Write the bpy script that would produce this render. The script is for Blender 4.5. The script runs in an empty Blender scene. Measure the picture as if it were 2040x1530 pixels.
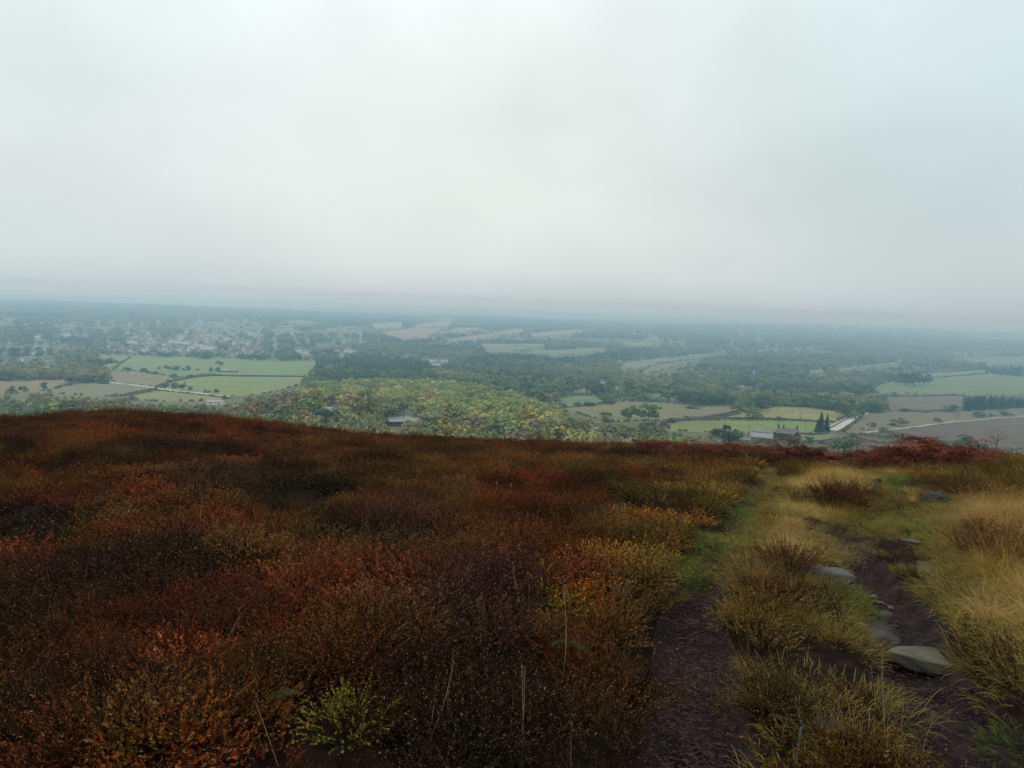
import bpy, math, random
import numpy as np
from mathutils import Vector, Matrix, Euler

random.seed(7); rng = np.random.default_rng(7)
R = math.radians
scene = bpy.context.scene
COL = scene.collection

# ------------------------------------------------------------------ camera
FPX, CX, CY = 1500.0, 1020.0, 765.0            # focal length in photo pixels, image centre
PITCH = R(6.3); ROLL = R(2.25)
_F = Vector((0, math.cos(PITCH), -math.sin(PITCH)))
_U0 = Vector((0, math.sin(PITCH), math.cos(PITCH)))
_X = Vector((1, 0, 0))
_Rt = _X*math.cos(ROLL) + _U0*math.sin(ROLL)
_Up = -_X*math.sin(ROLL) + _U0*math.cos(ROLL)
camd = bpy.data.cameras.new('camera'); cam = bpy.data.objects.new('camera', camd); COL.objects.link(cam)
camd.sensor_fit = 'HORIZONTAL'; camd.sensor_width = 36.0; camd.lens = 36.0*FPX/2040.0
camd.clip_start = 0.05; camd.clip_end = 90000
cam.matrix_world = Matrix(((_Rt.x, _Up.x, -_F.x, 0), (_Rt.y, _Up.y, -_F.y, 0), (_Rt.z, _Up.z, -_F.z, 0), (0, 0, 0, 1)))
scene.camera = cam

# ------------------------------------------------------------------ sky, sun, exposure
SUN_EL, SUN_AZ = R(42), R(-35)                  # ahead and to the left, behind the cloud
world = bpy.data.worlds.new('World'); scene.world = world; world.use_nodes = True
wt = world.node_tree; wt.nodes.clear()
def wn(t, **k):
    n = wt.nodes.new(t)
    for a, v in k.items(): setattr(n, a, v)
    return n
wl = wt.links.new
w_out = wn('ShaderNodeOutputWorld'); w_bg = wn('ShaderNodeBackground'); w_bg.inputs['Strength'].default_value = 0.1
sky = wn('ShaderNodeTexSky', sky_type='NISHITA'); sky.sun_disc = False
sky.sun_elevation = SUN_EL; sky.sun_rotation = SUN_AZ
tc = wn('ShaderNodeTexCoord'); sx = wn('ShaderNodeSeparateXYZ'); wl(tc.outputs['Generated'], sx.inputs[0])
def ramp(src, stops, lo=0.0, hi=1.0):
    mr = wn('ShaderNodeMapRange'); mr.inputs['From Min'].default_value = lo; mr.inputs['From Max'].default_value = hi
    wl(src, mr.inputs['Value'])
    cr = wn('ShaderNodeValToRGB'); wl(mr.outputs[0], cr.inputs[0])
    el = cr.color_ramp.elements
    while len(el) < len(stops): el.new(0.5)
    for e, (p, c) in zip(el, stops): e.position = p; e.color = (*c, 1)
    cr.color_ramp.interpolation = 'B_SPLINE'
    return cr.outputs[0]
# overcast cloud: brighter and whiter to the left and overhead, greyer to the right
left = ramp(sx.outputs['Z'], [(0.0, (.48, .57, .60)), (.05, (.61, .69, .69)), (.14, (.69, .76, .75)), (.25, (.74, .82, .81)), (.45, (.80, .90, .89)), (.75, (.93, 1.0, 1.0)), (1, (.93, 1.0, 1.0))], 0, .8)
mid_ = ramp(sx.outputs['Z'], [(0.0, (.50, .58, .60)), (.05, (.66, .71, .70)), (.14, (.73, .765, .74)), (.25, (.70, .74, .71)), (.45, (.78, .85, .83)), (.75, (.93, 1.0, 1.0)), (1, (.93, 1.0, 1.0))], 0, .8)
right = ramp(sx.outputs['Z'], [(0.0, (.42, .50, .53)), (.05, (.53, .59, .60)), (.14, (.55, .63, .63)), (.25, (.56, .67, .67)), (.45, (.60, .70, .71)), (.75, (.74, .82, .83)), (1, (.84, .92, .93))], 0, .8)
def wmix(a, b, f, blend='MIX'):
    m = wn('ShaderNodeMix', data_type='RGBA'); m.blend_type = blend
    if isinstance(f, float): m.inputs[0].default_value = f
    else: wl(f, m.inputs[0])
    wl(a, m.inputs[6]); wl(b, m.inputs[7]); return m.outputs[2]
def smooth(src, lo, hi):
    mr = wn('ShaderNodeMapRange', interpolation_type='SMOOTHSTEP'); mr.inputs['From Min'].default_value = lo; mr.inputs['From Max'].default_value = hi
    wl(src, mr.inputs['Value']); return mr.outputs[0]
cl = wmix(left, mid_, smooth(sx.outputs['X'], -.60, -.05))
cl = wmix(cl, right, smooth(sx.outputs['X'], .0, .52))
# slow cloud mottling
mp = wn('ShaderNodeMapping'); mp.inputs['Scale'].default_value = (1.5, 1.5, 2.4); mp.inputs['Location'].default_value = (2.3, .4, .7); wl(tc.outputs['Generated'], mp.inputs[0])
nz = wn('ShaderNodeTexNoise'); nz.inputs['Scale'].default_value = 1.7; nz.inputs['Detail'].default_value = 3.0; nz.inputs['Roughness'].default_value = .45; wl(mp.outputs[0], nz.inputs['Vector'])
nr = wn('ShaderNodeMapRange'); nr.inputs['From Min'].default_value = .3; nr.inputs['From Max'].default_value = .7; nr.inputs['To Min'].default_value = 9.9; nr.inputs['To Max'].default_value = 12.1; wl(nz.outputs['Fac'], nr.inputs['Value'])
vm = wn('ShaderNodeVectorMath', operation='SCALE'); wl(cl, vm.inputs[0]); wl(nr.outputs[0], vm.inputs['Scale'])
fin = wmix(sky.outputs[0], vm.outputs[0], 0.97)
wl(fin, w_bg.inputs['Color']); wl(w_bg.outputs[0], w_out.inputs[0])

sund = bpy.data.lights.new('sun', 'SUN'); sun = bpy.data.objects.new('sun', sund); COL.objects.link(sun)
sund.energy = 0.8; sund.angle = R(22); sund.color = (1.0, .96, .9)
sd = Vector((math.sin(SUN_AZ)*math.cos(SUN_EL), math.cos(SUN_AZ)*math.cos(SUN_EL), math.sin(SUN_EL)))
sun.rotation_euler = sd.to_track_quat('Z', 'Y').to_euler()

scene.view_settings.view_transform = 'Standard'; scene.view_settings.look = 'None'
scene.view_settings.gamma = 1.0; scene.view_settings.exposure = 0.0
try: scene.view_settings.use_curve_mapping = False
except Exception: pass
cy = scene.cycles
cy.max_bounces = 5; cy.diffuse_bounces = 2; cy.glossy_bounces = 1; cy.transmission_bounces = 2; cy.transparent_max_bounces = 4; cy.volume_bounces = 1
cy.use_denoising = True; cy.denoiser = 'OPENIMAGEDENOISE'; cy.caustics_reflective = False; cy.caustics_refractive = False
cy.use_adaptive_sampling = False
scene.render.use_persistent_data = False
HAZE_DENSITY = 0.00026

# ------------------------------------------------------------------ numeric helpers
F_, R_, U_ = [np.array(v) for v in (_F, _Rt, _Up)]
def ray(px, py):
    px = np.asarray(px, float); py = np.asarray(py, float)
    d = F_[None] + ((px-CX)/FPX)[..., None]*R_[None] - ((py-CY)/FPX)[..., None]*U_[None]
    return d
def azdep(px, py):
    d = ray(np.atleast_1d(px), np.atleast_1d(py)); hz = np.hypot(d[:, 0], d[:, 1])
    return np.arctan2(d[:, 0], d[:, 1]), -d[:, 2]/hz
def project(x, y, z):
    P = np.stack([np.asarray(x, float), np.asarray(y, float), np.asarray(z, float)], -1)
    f = P@F_; f = np.where(np.abs(f) < 1e-6, 1e-6, f)
    px = CX + FPX*(P@R_)/f; py = CY - FPX*(P@U_)/f
    px = np.where(f <= 0, -1e6, px); return px, py, f
def _hash(ix, iy, s):
    h = (ix.astype(np.int64)*374761393 + iy.astype(np.int64)*668265263 + s*1442695041) & 0xffffffff
    h = ((h ^ (h >> 13))*1274126177) & 0xffffffff
    return ((h ^ (h >> 16)) & 0xffffff)/float(0xffffff)
def vnoise(x, y, s=0):
    x = np.asarray(x, float); y = np.asarray(y, float)
    ix = np.floor(x); iy = np.floor(y); fx = x-ix; fy = y-iy
    fx = fx*fx*(3-2*fx); fy = fy*fy*(3-2*fy)
    a = _hash(ix, iy, s); b = _hash(ix+1, iy, s); c = _hash(ix, iy+1, s); d = _hash(ix+1, iy+1, s)
    return (a*(1-fx)+b*fx)*(1-fy) + (c*(1-fx)+d*fx)*fy
def fbm(x, y, s=0, o=4, g=.5):
    t = 0; a = 1; n = 0
    for k in range(o):
        t = t + a*vnoise(x*2**k+17.3*k, y*2**k-9.1*k, s+k); n += a; a *= g
    return t/n
def sstep(a, b, v):
    t = np.clip((np.asarray(v, float)-a)/(b-a), 0, 1); return t*t*(3-2*t)
def pip(poly, x, y):
    x = np.asarray(x, float); y = np.asarray(y, float); ins = np.zeros(x.shape, bool)
    n = len(poly); j = n-1
    for i in range(n):
        xi, yi = poly[i]; xj, yj = poly[j]
        if yi != yj:
            c = ((yi > y) != (yj > y)) & (x < (xj-xi)*(y-yi)/(yj-yi)+xi)
            ins ^= c
        j = i
    return ins

# ------------------------------------------------------------------ terrain height
lip = [(-200, 850), (0, 846), (80, 841), (150, 836), (220, 833), (300, 834), (380, 838), (450, 848), (520, 857), (600, 866), (700, 874), (800, 881),
       (900, 885), (1000, 890), (1200, 898), (1400, 906), (1560, 914), (1700, 920), (1960, 919), (2040, 921), (2240, 924)]
LA, LT = azdep([p[0] for p in lip], [p[1] for p in lip])
fk = [(5, -4), (30, -7), (40, -9), (60, -15), (120, -34), (180, -47), (240, -56), (350, -67), (450, -74), (600, -87), (900, -110), (1200, -127), (1700, -146), (2500, -161),
      (4000, -173), (7000, -186), (12000, -195), (30000, -206), (80000, -206)]
_lr = np.linspace(math.log(5), math.log(80000), 1200)
_z = np.interp(_lr, [math.log(a) for a, _ in fk], [b for _, b in fk])
_k = np.hanning(41); _k /= _k.sum(); _z = np.convolve(np.pad(_z, 20, mode='edge'), _k, 'valid')
PATHS = []                                       # filled below: (xy array, width array, depth)
def near_bumps(x, y):
    return (fbm(x/1.3, y/1.3, 11, 3)-.5)*.27 + (fbm(x/5.0, y/5.0, 5, 2)-.5)*.5
def path_field(x, y):
    """distance to the path centre divided by half width, smallest over the paths, and its depth"""
    global PHW
    PHW = np.full(np.shape(x), 1.0); best = np.full(np.shape(x), 9.0); dep = np.zeros(np.shape(x)); which = np.full(np.shape(x), -1)
    for k, (pts, wd, dp) in enumerate(PATHS):
        for i in range(len(pts)-1):
            a = pts[i]; b = pts[i+1]; ab = b-a; L2 = ab@ab
            t = np.clip(((x-a[0])*ab[0]+(y-a[1])*ab[1])/L2, 0, 1)
            hw = .5*(wd[i]*(1-t)+wd[i+1]*t); d = np.hypot(x-(a[0]+t*ab[0]), y-(a[1]+t*ab[1]))/hw
            m = d < best
            best = np.where(m, d, best); PHW = np.where(m, hw, PHW); dep = np.where(m, dp, dep); which = np.where(m, k, which)
    return best, dep, which
def height(x, y, fine=True):
    x = np.asarray(x, float); y = np.asarray(y, float)
    r = np.hypot(x, y)+1e-9; az = np.arctan2(x, y)
    t = np.interp(az, LA, LT); rs = np.interp(az, [-.6, -.1, .6], [28, 25, 21])
    b = 1.6/rs**2; a = t-3.2/rs
    zn = -1.6-a*r-b*r*r
    zf = np.interp(np.log(np.maximum(r, 5)), _lr, _z)
    zf = zf + sstep(350, 900, r)*(fbm(x/520.0, y/520.0, 3, 2)-.5)*6 + sstep(1800, 4000, r)*(fbm(x/1500.0, y/1500.0, 8, 2)-.5)*26
    zf = zf + sstep(4500, 9000, r)*((fbm(x/3600.0, y/3600.0, 14, 3)-.5)*120 + sstep(.1, .5, az)*22)
    zf = zf + sstep(60, 100, r)*(fbm(x/40.0, y/40.0, 21, 2)-.5)*1.2
    w = sstep(38, 90, r); z = zn*(1-w)+zf*w
    if fine:
        m = r < 60
        if np.any(m):
            q = near_bumps(x[m], y[m])*(1-sstep(14, 24, r[m])*.72)*(1-sstep(40, 60, r[m]))
            if PATHS:
                pd, dp, _ = path_field(x[m], y[m]); k = 1-sstep(.6, 1.55, pd)
                q = q*(1-.6*k) - dp*k + k*(fbm(x[m]/.16, y[m]/.16, 31, 3)-.5)*.06+k*np.abs(fbm(x[m]/.5, y[m]/.5, 32, 2)-.5)*.09
            z[m] = z[m]+q
    return z
_RR = np.exp(np.linspace(math.log(.8), math.log(40000), 2600))
def pix2ground(px, py, rmin=0.0, fine=True):
    px = np.atleast_1d(np.asarray(px, float)); py = np.atleast_1d(np.asarray(py, float))
    d = ray(px, py); hz = np.hypot(d[:, 0], d[:, 1]); ux = d[:, 0]/hz; uy = d[:, 1]/hz; t = d[:, 2]/hz
    rr = _RR[_RR >= rmin]; out = np.zeros((len(px), 3))
    for s in range(0, len(px), 400):
        e = slice(s, s+400)
        X = ux[e, None]*rr[None]; Y = uy[e, None]*rr[None]
        H = height(X.ravel(), Y.ravel(), fine).reshape(X.shape); D = t[e, None]*rr[None]-H
        below = D <= 0; idx = np.where(below.any(1), below.argmax(1), len(rr)-1); idx = np.maximum(idx, 1)
        k = np.arange(len(idx)); d0 = D[k, idx-1]; d1 = D[k, idx]; f = np.clip(d0/(d0-d1+1e-12), 0, 1)
        r = rr[idx-1]*(1-f)+rr[idx]*f
        out[e, 0] = ux[e]*r; out[e, 1] = uy[e]*r
    out[:, 2] = height(out[:, 0], out[:, 1], fine)
    return out
P1 = [(1400, 1760, 260), (1392, 1530, 185), (1385, 1400, 150), (1378, 1290, 120), (1388, 1205, 95), (1412, 1145, 75), (1440, 1105, 60), (1470, 1065, 50), (1495, 1015, 46), (1515, 975, 36), (1540, 932, 28), (1552, 915, 22)]
P2 = [(2150, 1760, 300), (2010, 1560, 235), (1950, 1480, 205), (1880, 1400, 165), (1820, 1330, 135), (1795, 1270, 125), (1785, 1215, 130), (1740, 1155, 80), (1702, 1110, 66), (1680, 1065, 72), (1700, 1032, 66), (1758, 1004, 40), (1775, 975, 24), (1750, 948, 24), (1700, 930, 22)]
P3 = [(1872, 1180, 44), (1852, 1125, 34), (1836, 1080, 28), (1826, 1052, 18)]
def mkpath(P, dp):
    g = pix2ground([p[0] for p in P], [p[1] for p in P], fine=False)
    dist = np.linalg.norm(g, axis=1); return (g[:, :2].copy(), np.array([p[2] for p in P])*dist/FPX, dp)
PATHS[:] = [mkpath(P1, .10), mkpath(P2, .15), mkpath(P3, .15)]
PATHS_READY = True

# ------------------------------------------------------------------ object helpers
def tag(o, label=None, cat=None, group=None, kind=None):
    if label: o['label'] = label
    if cat: o['category'] = cat
    if group: o['group'] = group
    if kind: o['kind'] = kind
    return o
ORD = ['first', 'second', 'third', 'fourth', 'fifth', 'sixth', 'seventh', 'eighth', 'ninth', 'tenth', 'eleventh', 'twelfth', 'thirteenth', 'fourteenth', 'fifteenth', 'sixteenth', 'seventeenth', 'eighteenth', 'nineteenth', 'twentieth', 'twenty-first', 'twenty-second', 'twenty-third', 'twenty-fourth']
LABELLED = {}
def ordinals(d):
    for lb, L in d.items():
        L.sort(key=lambda q: q[0])
        if 1 < len(L) <= 24 and len((lb+' x x x x').split()) <= 16:
            for i, (_, o) in enumerate(L): o['label'] = lb+', %s from the left' % ORD[i]
def mesh_np(name, V, Fq, mats, fmat=None, smooth=False, attrs=None):
    """V (n,3); Fq: array (m,3) or (m,4) or a list of such arrays"""
    me = bpy.data.meshes.new(name)
    if not isinstance(Fq, list): Fq = [Fq]
    Fq = [np.asarray(f, np.int32) for f in Fq if len(f)]
    loops = np.concatenate([f.ravel() for f in Fq]); cnt = np.concatenate([np.full(len(f), f.shape[1], np.int32) for f in Fq])
    me.vertices.add(len(V)); me.vertices.foreach_set('co', np.asarray(V, np.float32).ravel())
    me.loops.add(len(loops)); me.loops.foreach_set('vertex_index', loops.astype(np.int32))
    me.polygons.add(len(cnt)); st = np.concatenate([[0], np.cumsum(cnt)[:-1]]).astype(np.int32)
    me.polygons.foreach_set('loop_start', st)
    for m in (mats if isinstance(mats, (list, tuple)) else [mats]): me.materials.append(m)
    if fmat is not None: me.polygons.foreach_set('material_index', np.asarray(fmat, np.int32))
    if smooth: me.polygons.foreach_set('use_smooth', np.ones(len(cnt), bool))
    if attrs:
        for k, v in attrs.items():
            a = me.attributes.new(k, 'FLOAT', 'POINT'); a.data.foreach_set('value', np.asarray(v, np.float32))
    me.update(calc_edges=True); me.validate(verbose=False) if False else None
    return me
def link(name, me, parent=None, loc=None):
    o = bpy.data.objects.new(name, me)
    if loc is not None: o.location = loc
    if parent is not None: o.parent = parent
    COL.objects.link(o); return o
def empty(name, loc, rz=0):
    o = bpy.data.objects.new(name, None); o.empty_display_size = .2; o.location = loc; o.rotation_euler = (0, 0, rz); COL.objects.link(o); return o
class MB:
    def __init__(s): s.v = []; s.f = []; s.m = []
    def poly(s, pts, m=0):
        n = len(s.v); s.v += [tuple(p) for p in pts]; s.f.append(tuple(range(n, n+len(pts)))); s.m.append(m)
    def box(s, x0, x1, y0, y1, z0, z1, m=0):
        c = [(x0, y0, z0), (x1, y0, z0), (x1, y1, z0), (x0, y1, z0), (x0, y0, z1), (x1, y0, z1), (x1, y1, z1), (x0, y1, z1)]
        n = len(s.v); s.v += c
        for q in ((0, 3, 2, 1), (4, 5, 6, 7), (0, 1, 5, 4), (1, 2, 6, 5), (2, 3, 7, 6), (3, 0, 4, 7)): s.f.append(tuple(n+i for i in q)); s.m.append(m)
    def prism(s, prof, y0, y1, m=0, axis='y'):
        """prof in the (a, z) plane, run from y0 to y1 along the other horizontal axis"""
        f = (lambda a, z, t: (a, t, z)) if axis == 'y' else (lambda a, z, t: (t, a, z))
        n = len(s.v); k = len(prof)
        s.v += [f(a, z, y0) for a, z in prof] + [f(a, z, y1) for a, z in prof]
        s.f.append(tuple(n+i for i in range(k))); s.f.append(tuple(n+k+i for i in reversed(range(k)))); s.m += [m, m]
        for i in range(k):
            j = (i+1) % k; s.f.append((n+i, n+k+i, n+k+j, n+j)); s.m.append(m)
    def tube(s, pts, rad, seg=6, m=0):
        rings = []
        for i, p in enumerate(pts):
            p = Vector(p); a = Vector(pts[max(i-1, 0)]); b = Vector(pts[min(i+1, len(pts)-1)]); d = (b-a).normalized()
            u = d.cross(Vector((.3, .9, .1))).normalized(); w = d.cross(u)
            rr = rad[i] if isinstance(rad, (list, tuple)) else rad
            n = len(s.v); s.v += [tuple(p+(u*math.cos(2*math.pi*q/seg)+w*math.sin(2*math.pi*q/seg))*rr) for q in range(seg)]; rings.append(n)
        for i in range(len(rings)-1):
            for q in range(seg):
                q2 = (q+1) % seg; s.f.append((rings[i]+q, rings[i]+q2, rings[i+1]+q2, rings[i+1]+q)); s.m.append(m)
        s.f.append(tuple(rings[0]+q for q in reversed(range(seg)))); s.f.append(tuple(rings[-1]+q for q in range(seg))); s.m += [m, m]
    def mesh(s, name, mats):
        me = bpy.data.meshes.new(name); me.from_pydata(s.v, [], s.f)
        for m in (mats if isinstance(mats, (list, tuple)) else [mats]): me.materials.append(m)
        me.polygons.foreach_set('material_index', s.m)
        import bmesh
        b = bmesh.new(); b.from_mesh(me); bmesh.ops.recalc_face_normals(b, faces=b.faces); b.to_mesh(me); b.free()
        return me
    def build(s, name, mats, parent=None, loc=None): return link(name, s.mesh(name, mats), parent, loc)

# ------------------------------------------------------------------ materials
def mat(name, build):
    m = bpy.data.materials.new(name); m.use_nodes = True; nt = m.node_tree; nt.nodes.clear()
    out = nt.nodes.new('ShaderNodeOutputMaterial'); bs = nt.nodes.new('ShaderNodeBsdfPrincipled'); nt.links.new(bs.outputs[0], out.inputs[0])
    bs.inputs['Roughness'].default_value = .8; bs.inputs['Specular IOR Level'].default_value = .25
    build(G(nt), bs, out); return m
class G:
    def __init__(s, nt): s.nt = nt
    def n(s, t, **k):
        x = s.nt.nodes.new(t)
        for a, v in k.items(): setattr(x, a, v)
        return x
    def l(s, a, b): s.nt.links.new(a, b)
    def pos(s, scale):
        g = s.n('ShaderNodeNewGeometry'); m = s.n('ShaderNodeVectorMath', operation='MULTIPLY'); s.l(g.outputs['Position'], m.inputs[0])
        m.inputs[1].default_value = scale if isinstance(scale, tuple) else (scale,)*3; return m.outputs[0]
    def noise(s, scale, detail=4, rough=.55, vec=None):
        n = s.n('ShaderNodeTexNoise'); n.inputs['Detail'].default_value = detail; n.inputs['Roughness'].default_value = rough; n.inputs['Scale'].default_value = 1.0
        s.l(vec or s.pos(scale), n.inputs['Vector']); return n.outputs['Fac']
    def mr(s, v, a, b, c, d):
        m = s.n('ShaderNodeMapRange'); s.l(v, m.inputs[0])
        for i, q in enumerate((a, b, c, d)): m.inputs[1+i].default_value = q
        return m.outputs[0]
    def col(s, c): x = s.n('ShaderNodeRGB'); x.outputs[0].default_value = (*c, 1); return x.outputs[0]
    def mix(s, a, b, f, blend='MIX'):
        m = s.n('ShaderNodeMix', data_type='RGBA'); m.blend_type = blend
        if isinstance(f, (int, float)): m.inputs[0].default_value = f
        else: s.l(f, m.inputs[0])
        for i, q in ((6, a), (7, b)):
            if isinstance(q, tuple): m.inputs[i].default_value = (*q, 1)
            else: s.l(q, m.inputs[i])
        return m.outputs[2]
    def scale(s, c, f):
        m = s.n('ShaderNodeVectorMath', operation='SCALE'); s.l(c, m.inputs[0])
        if isinstance(f, (int, float)): m.inputs['Scale'].default_value = f
        else: s.l(f, m.inputs['Scale'])
        return m.outputs[0]
    def attr(s, name, typ='GEOMETRY'):
        a = s.n('ShaderNodeAttribute'); a.attribute_name = name; a.attribute_type = typ; return a
    def bump(s, h, bs, dist, st=.6):
        b = s.n('ShaderNodeBump'); b.inputs['Distance'].default_value = dist; b.inputs['Strength'].default_value = st
        s.l(h, b.inputs['Height']); s.l(b.outputs[0], bs.inputs['Normal'])
def _peat(g, bs, out):
    n1 = g.noise(9, 6); n2 = g.noise(70, 4); n3 = g.noise(1.3, 3)
    c = g.mix((.012, .0075, .0075), (.050, .031, .029), g.mr(n1, .35, .68, 0, 1))
    c = g.mix(c, (.080, .056, .050), g.mr(n2, .52, .72, 0, .7)); c = g.mix(c, (.012, .011, .012), g.mr(n3, .5, .7, 0, .7))
    g.l(c, bs.inputs['Base Color']); g.l(g.mr(n3, .4, .6, .95, .7), bs.inputs['Roughness']); bs.inputs['Specular IOR Level'].default_value = .10; g.bump(g.noise(60, 8, .75), bs, .022, 1.0)
M_PEAT = mat('peat', _peat)
def _soil(g, bs, out):
    n1 = g.noise(12, 5); c = g.mix((.010, .0065, .0045), (.034, .021, .013), g.mr(n1, .35, .7, 0, 1))
    g.l(c, bs.inputs['Base Color']); bs.inputs['Specular IOR Level'].default_value = .04; bs.inputs['Roughness'].default_value = .95; g.bump(g.noise(40, 6, .7), bs, .03, 1)
M_SOIL = mat('heath_soil', _soil)
def _moor(g, bs, out):
    n1 = g.noise(.02, 6, .62); n2 = g.noise(.12, 5, .6); n3 = g.noise(1.2, 4, .65); n4 = g.noise((.006, .012, .02), 4)
    c = g.mix((.075, .052, .032), (.130, .110, .048), g.mr(n1, .38, .62, 0, 1)); c = g.mix(c, (.090, .100, .034), g.mr(n2, .5, .68, 0, .8))
    c = g.mix(c, (.100, .062, .044), g.mr(n4, .45, .62, 0, .8)); c = g.scale(c, g.mr(n3, .3, .7, .55, 1.35))
    g.l(c, bs.inputs['Base Color']); g.bump(n3, bs, .6, .8)
M_MOOR = mat('moorland', _moor)
def _valley(g, bs, out):
    n1 = g.noise(.004, 5, .6); n2 = g.noise(.03, 5, .6); n3 = g.noise(.25, 3)
    c = g.mix((.060, .080, .026), (.115, .120, .040), g.mr(n1, .4, .62, 0, 1)); c = g.mix(c, (.135, .125, .050), g.mr(n2, .55, .7, 0, .6)); c = g.scale(c, g.mr(n3, .3, .7, .6, 1.3))
    g.l(c, bs.inputs['Base Color'])
M_VALLEY = mat('valley_floor', _valley)
def _field(g, bs, out):
    oi = g.n('ShaderNodeObjectInfo'); n1 = g.noise(.012, 5, .6); n2 = g.noise(.09, 5, .6); n3 = g.noise((.5, .04, .5), 3); n4 = g.noise(.9, 4, .7)
    c = g.mix(oi.outputs['Color'], (.17, .145, .062), g.mr(n1, .42, .68, 0, .6)); c = g.mix(c, (.075, .075, .030), g.mr(n2, .54, .74, 0, .45))
    c = g.scale(c, g.mr(n2, .3, .7, .72, 1.26)); c = g.scale(c, g.mr(g.noise((.02, .11, .1), 4), .35, .65, .82, 1.16)); c = g.scale(c, g.mr(n3, .35, .65, .92, 1.08)); c = g.scale(c, g.mr(n4, .3, .7, .62, 1.22))
    g.l(c, bs.inputs['Base Color'])
M_FIELD = mat('pasture', _field)
def _road(g, bs, out):
    n = g.noise(.4, 4); c = g.mix((.34, .32, .27), (.52, .50, .43), g.mr(n, .3, .7, 0, 1)); g.l(c, bs.inputs['Base Color'])
M_ROAD = mat('pale_track', _road)
def leafmat(name, src, trans=.25, lo=.45, hi=1.5, spec=.25, rough=.6, palecol=None):
    def f(g, bs, out):
        if src == 'INST': c = g.attr('tint', 'INSTANCER').outputs['Color']
        elif src == 'OBJ': c = g.n('ShaderNodeObjectInfo').outputs['Color']
        else: c = g.col(src)
        v = g.attr('v').outputs['Fac']; k = g.attr('k').outputs['Fac']   # v brightness, k part (0 stem, 1 leaf, 2 pale; on heather leaves a painted glint)
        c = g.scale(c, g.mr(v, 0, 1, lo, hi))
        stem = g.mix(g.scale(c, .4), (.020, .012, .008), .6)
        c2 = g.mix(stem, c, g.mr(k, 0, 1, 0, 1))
        if palecol: c2 = g.mix(c2, palecol, g.mr(k, 1, 2, 0, .75))
        g.l(c2, bs.inputs['Base Color']); bs.inputs['Roughness'].default_value = rough; bs.inputs['Specular IOR Level'].default_value = spec
        if trans:
            tr = g.n('ShaderNodeBsdfTranslucent'); g.l(c2, tr.inputs['Color']); mx = g.n('ShaderNodeMixShader'); mx.inputs[0].default_value = trans
            g.l(bs.outputs[0], mx.inputs[1]); g.l(tr.outputs[0], mx.inputs[2]); g.l(mx.outputs[0], out.inputs[0])
    return mat(name, f)
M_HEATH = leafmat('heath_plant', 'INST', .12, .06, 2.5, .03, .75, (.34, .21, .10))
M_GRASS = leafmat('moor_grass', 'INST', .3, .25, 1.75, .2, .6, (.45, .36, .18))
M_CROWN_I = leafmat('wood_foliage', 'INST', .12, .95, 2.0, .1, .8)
M_CROWN_O = leafmat('tree_foliage', 'OBJ', .12, .95, 2.0, .1, .8)
def flat(name, c, rough=.8, var=.25, sc=2.0, bump=0):
    def f(g, bs, out):
        n = g.noise(sc, 5, .6); x = g.scale(g.col(c), g.mr(n, .3, .7, 1-var, 1+var)); g.l(x, bs.inputs['Base Color']); bs.inputs['Roughness'].default_value = rough
        if bump: g.bump(n, bs, bump)
    return mat(name, f)
M_BARK = flat('bark', (.055, .045, .038), .9, .4, 1.5)
M_STONEWALL = flat('dry_stone', (.085, .078, .062), .9, .5, 1.8)
M_GABLE = flat('dark_sandstone', (.085, .072, .060), .9, .35, 1.2)
M_RENDER = flat('pale_render', (.20, .19, .17), .85, .15, .6)
M_SLATE = flat('stone_slate', (.165, .160, .155), .7, .2, .9)
M_SHEET = flat('pale_sheet_roof', (.27, .275, .27), .6, .15, .35)
M_SHEET2 = flat('grey_sheet_roof', (.20, .21, .21), .6, .2, .4)
M_WHITE = flat('white_wall', (.80, .80, .77), .8, .12, .5)
M_CREAM = flat('cream_wall', (.42, .40, .34), .8, .15, .5)
M_BRICK = flat('brick_wall', (.17, .10, .075), .85, .2, .8)
M_RTILE = flat('red_brown_tiles', (.15, .085, .065), .8, .2, .8)
M_GTILE = flat('grey_tiles', (.13, .13, .135), .75, .2, .8)
M_GLASS = flat('dark_window', (.02, .022, .025), .2, .1, 1)
M_WOODP = flat('weathered_pole', (.05, .042, .036), .85, .25, 2)
M_METAL = flat('dull_metal', (.28, .28, .27), .5, .1, 2)
def _rock(base, moss, lich):
    def f(g, bs, out):
        tcn = g.n('ShaderNodeTexCoord'); 
        n1 = g.noise(5, 7, .65); n2 = g.noise(22, 5, .7); n3 = g.noise(2.2, 4)
        c = g.scale(g.col(base), g.mr(n1, .3, .7, .5, 1.45)); c = g.mix(c, moss, g.mr(n3, .45, .62, 0, .75)); c = g.mix(c, lich, g.mr(n2, .62, .74, 0, .6))
        ge = g.n('ShaderNodeNewGeometry'); s = g.n('ShaderNodeSeparateXYZ'); g.l(ge.outputs['Normal'], s.inputs[0])
        g.l(c, bs.inputs['Base Color']); bs.inputs['Roughness'].default_value = .85; g.bump(g.noise(22, 9, .75), bs, .035, 1.0)
    return f
M_ROCK_G = mat('gritstone_olive', _rock((.155, .145, .10), (.095, .095, .045), (.20, .19, .14)))
M_ROCK_B = mat('gritstone_bluegrey', _rock((.125, .130, .118), (.080, .085, .055), (.19, .20, .18)))
M_ROCK_D = mat('gritstone_dark', _rock((.028, .028, .026), (.030, .034, .018), (.16, .16, .14)))
M_ROCK_P = mat('gritstone_purple', _rock((.095, .075, .070), (.055, .044, .038), (.14, .12, .11)))
M_ROCK_O = mat('gritstone_brown', _rock((.075, .050, .026), (.045, .038, .016), (.10, .075, .045)))

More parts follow.
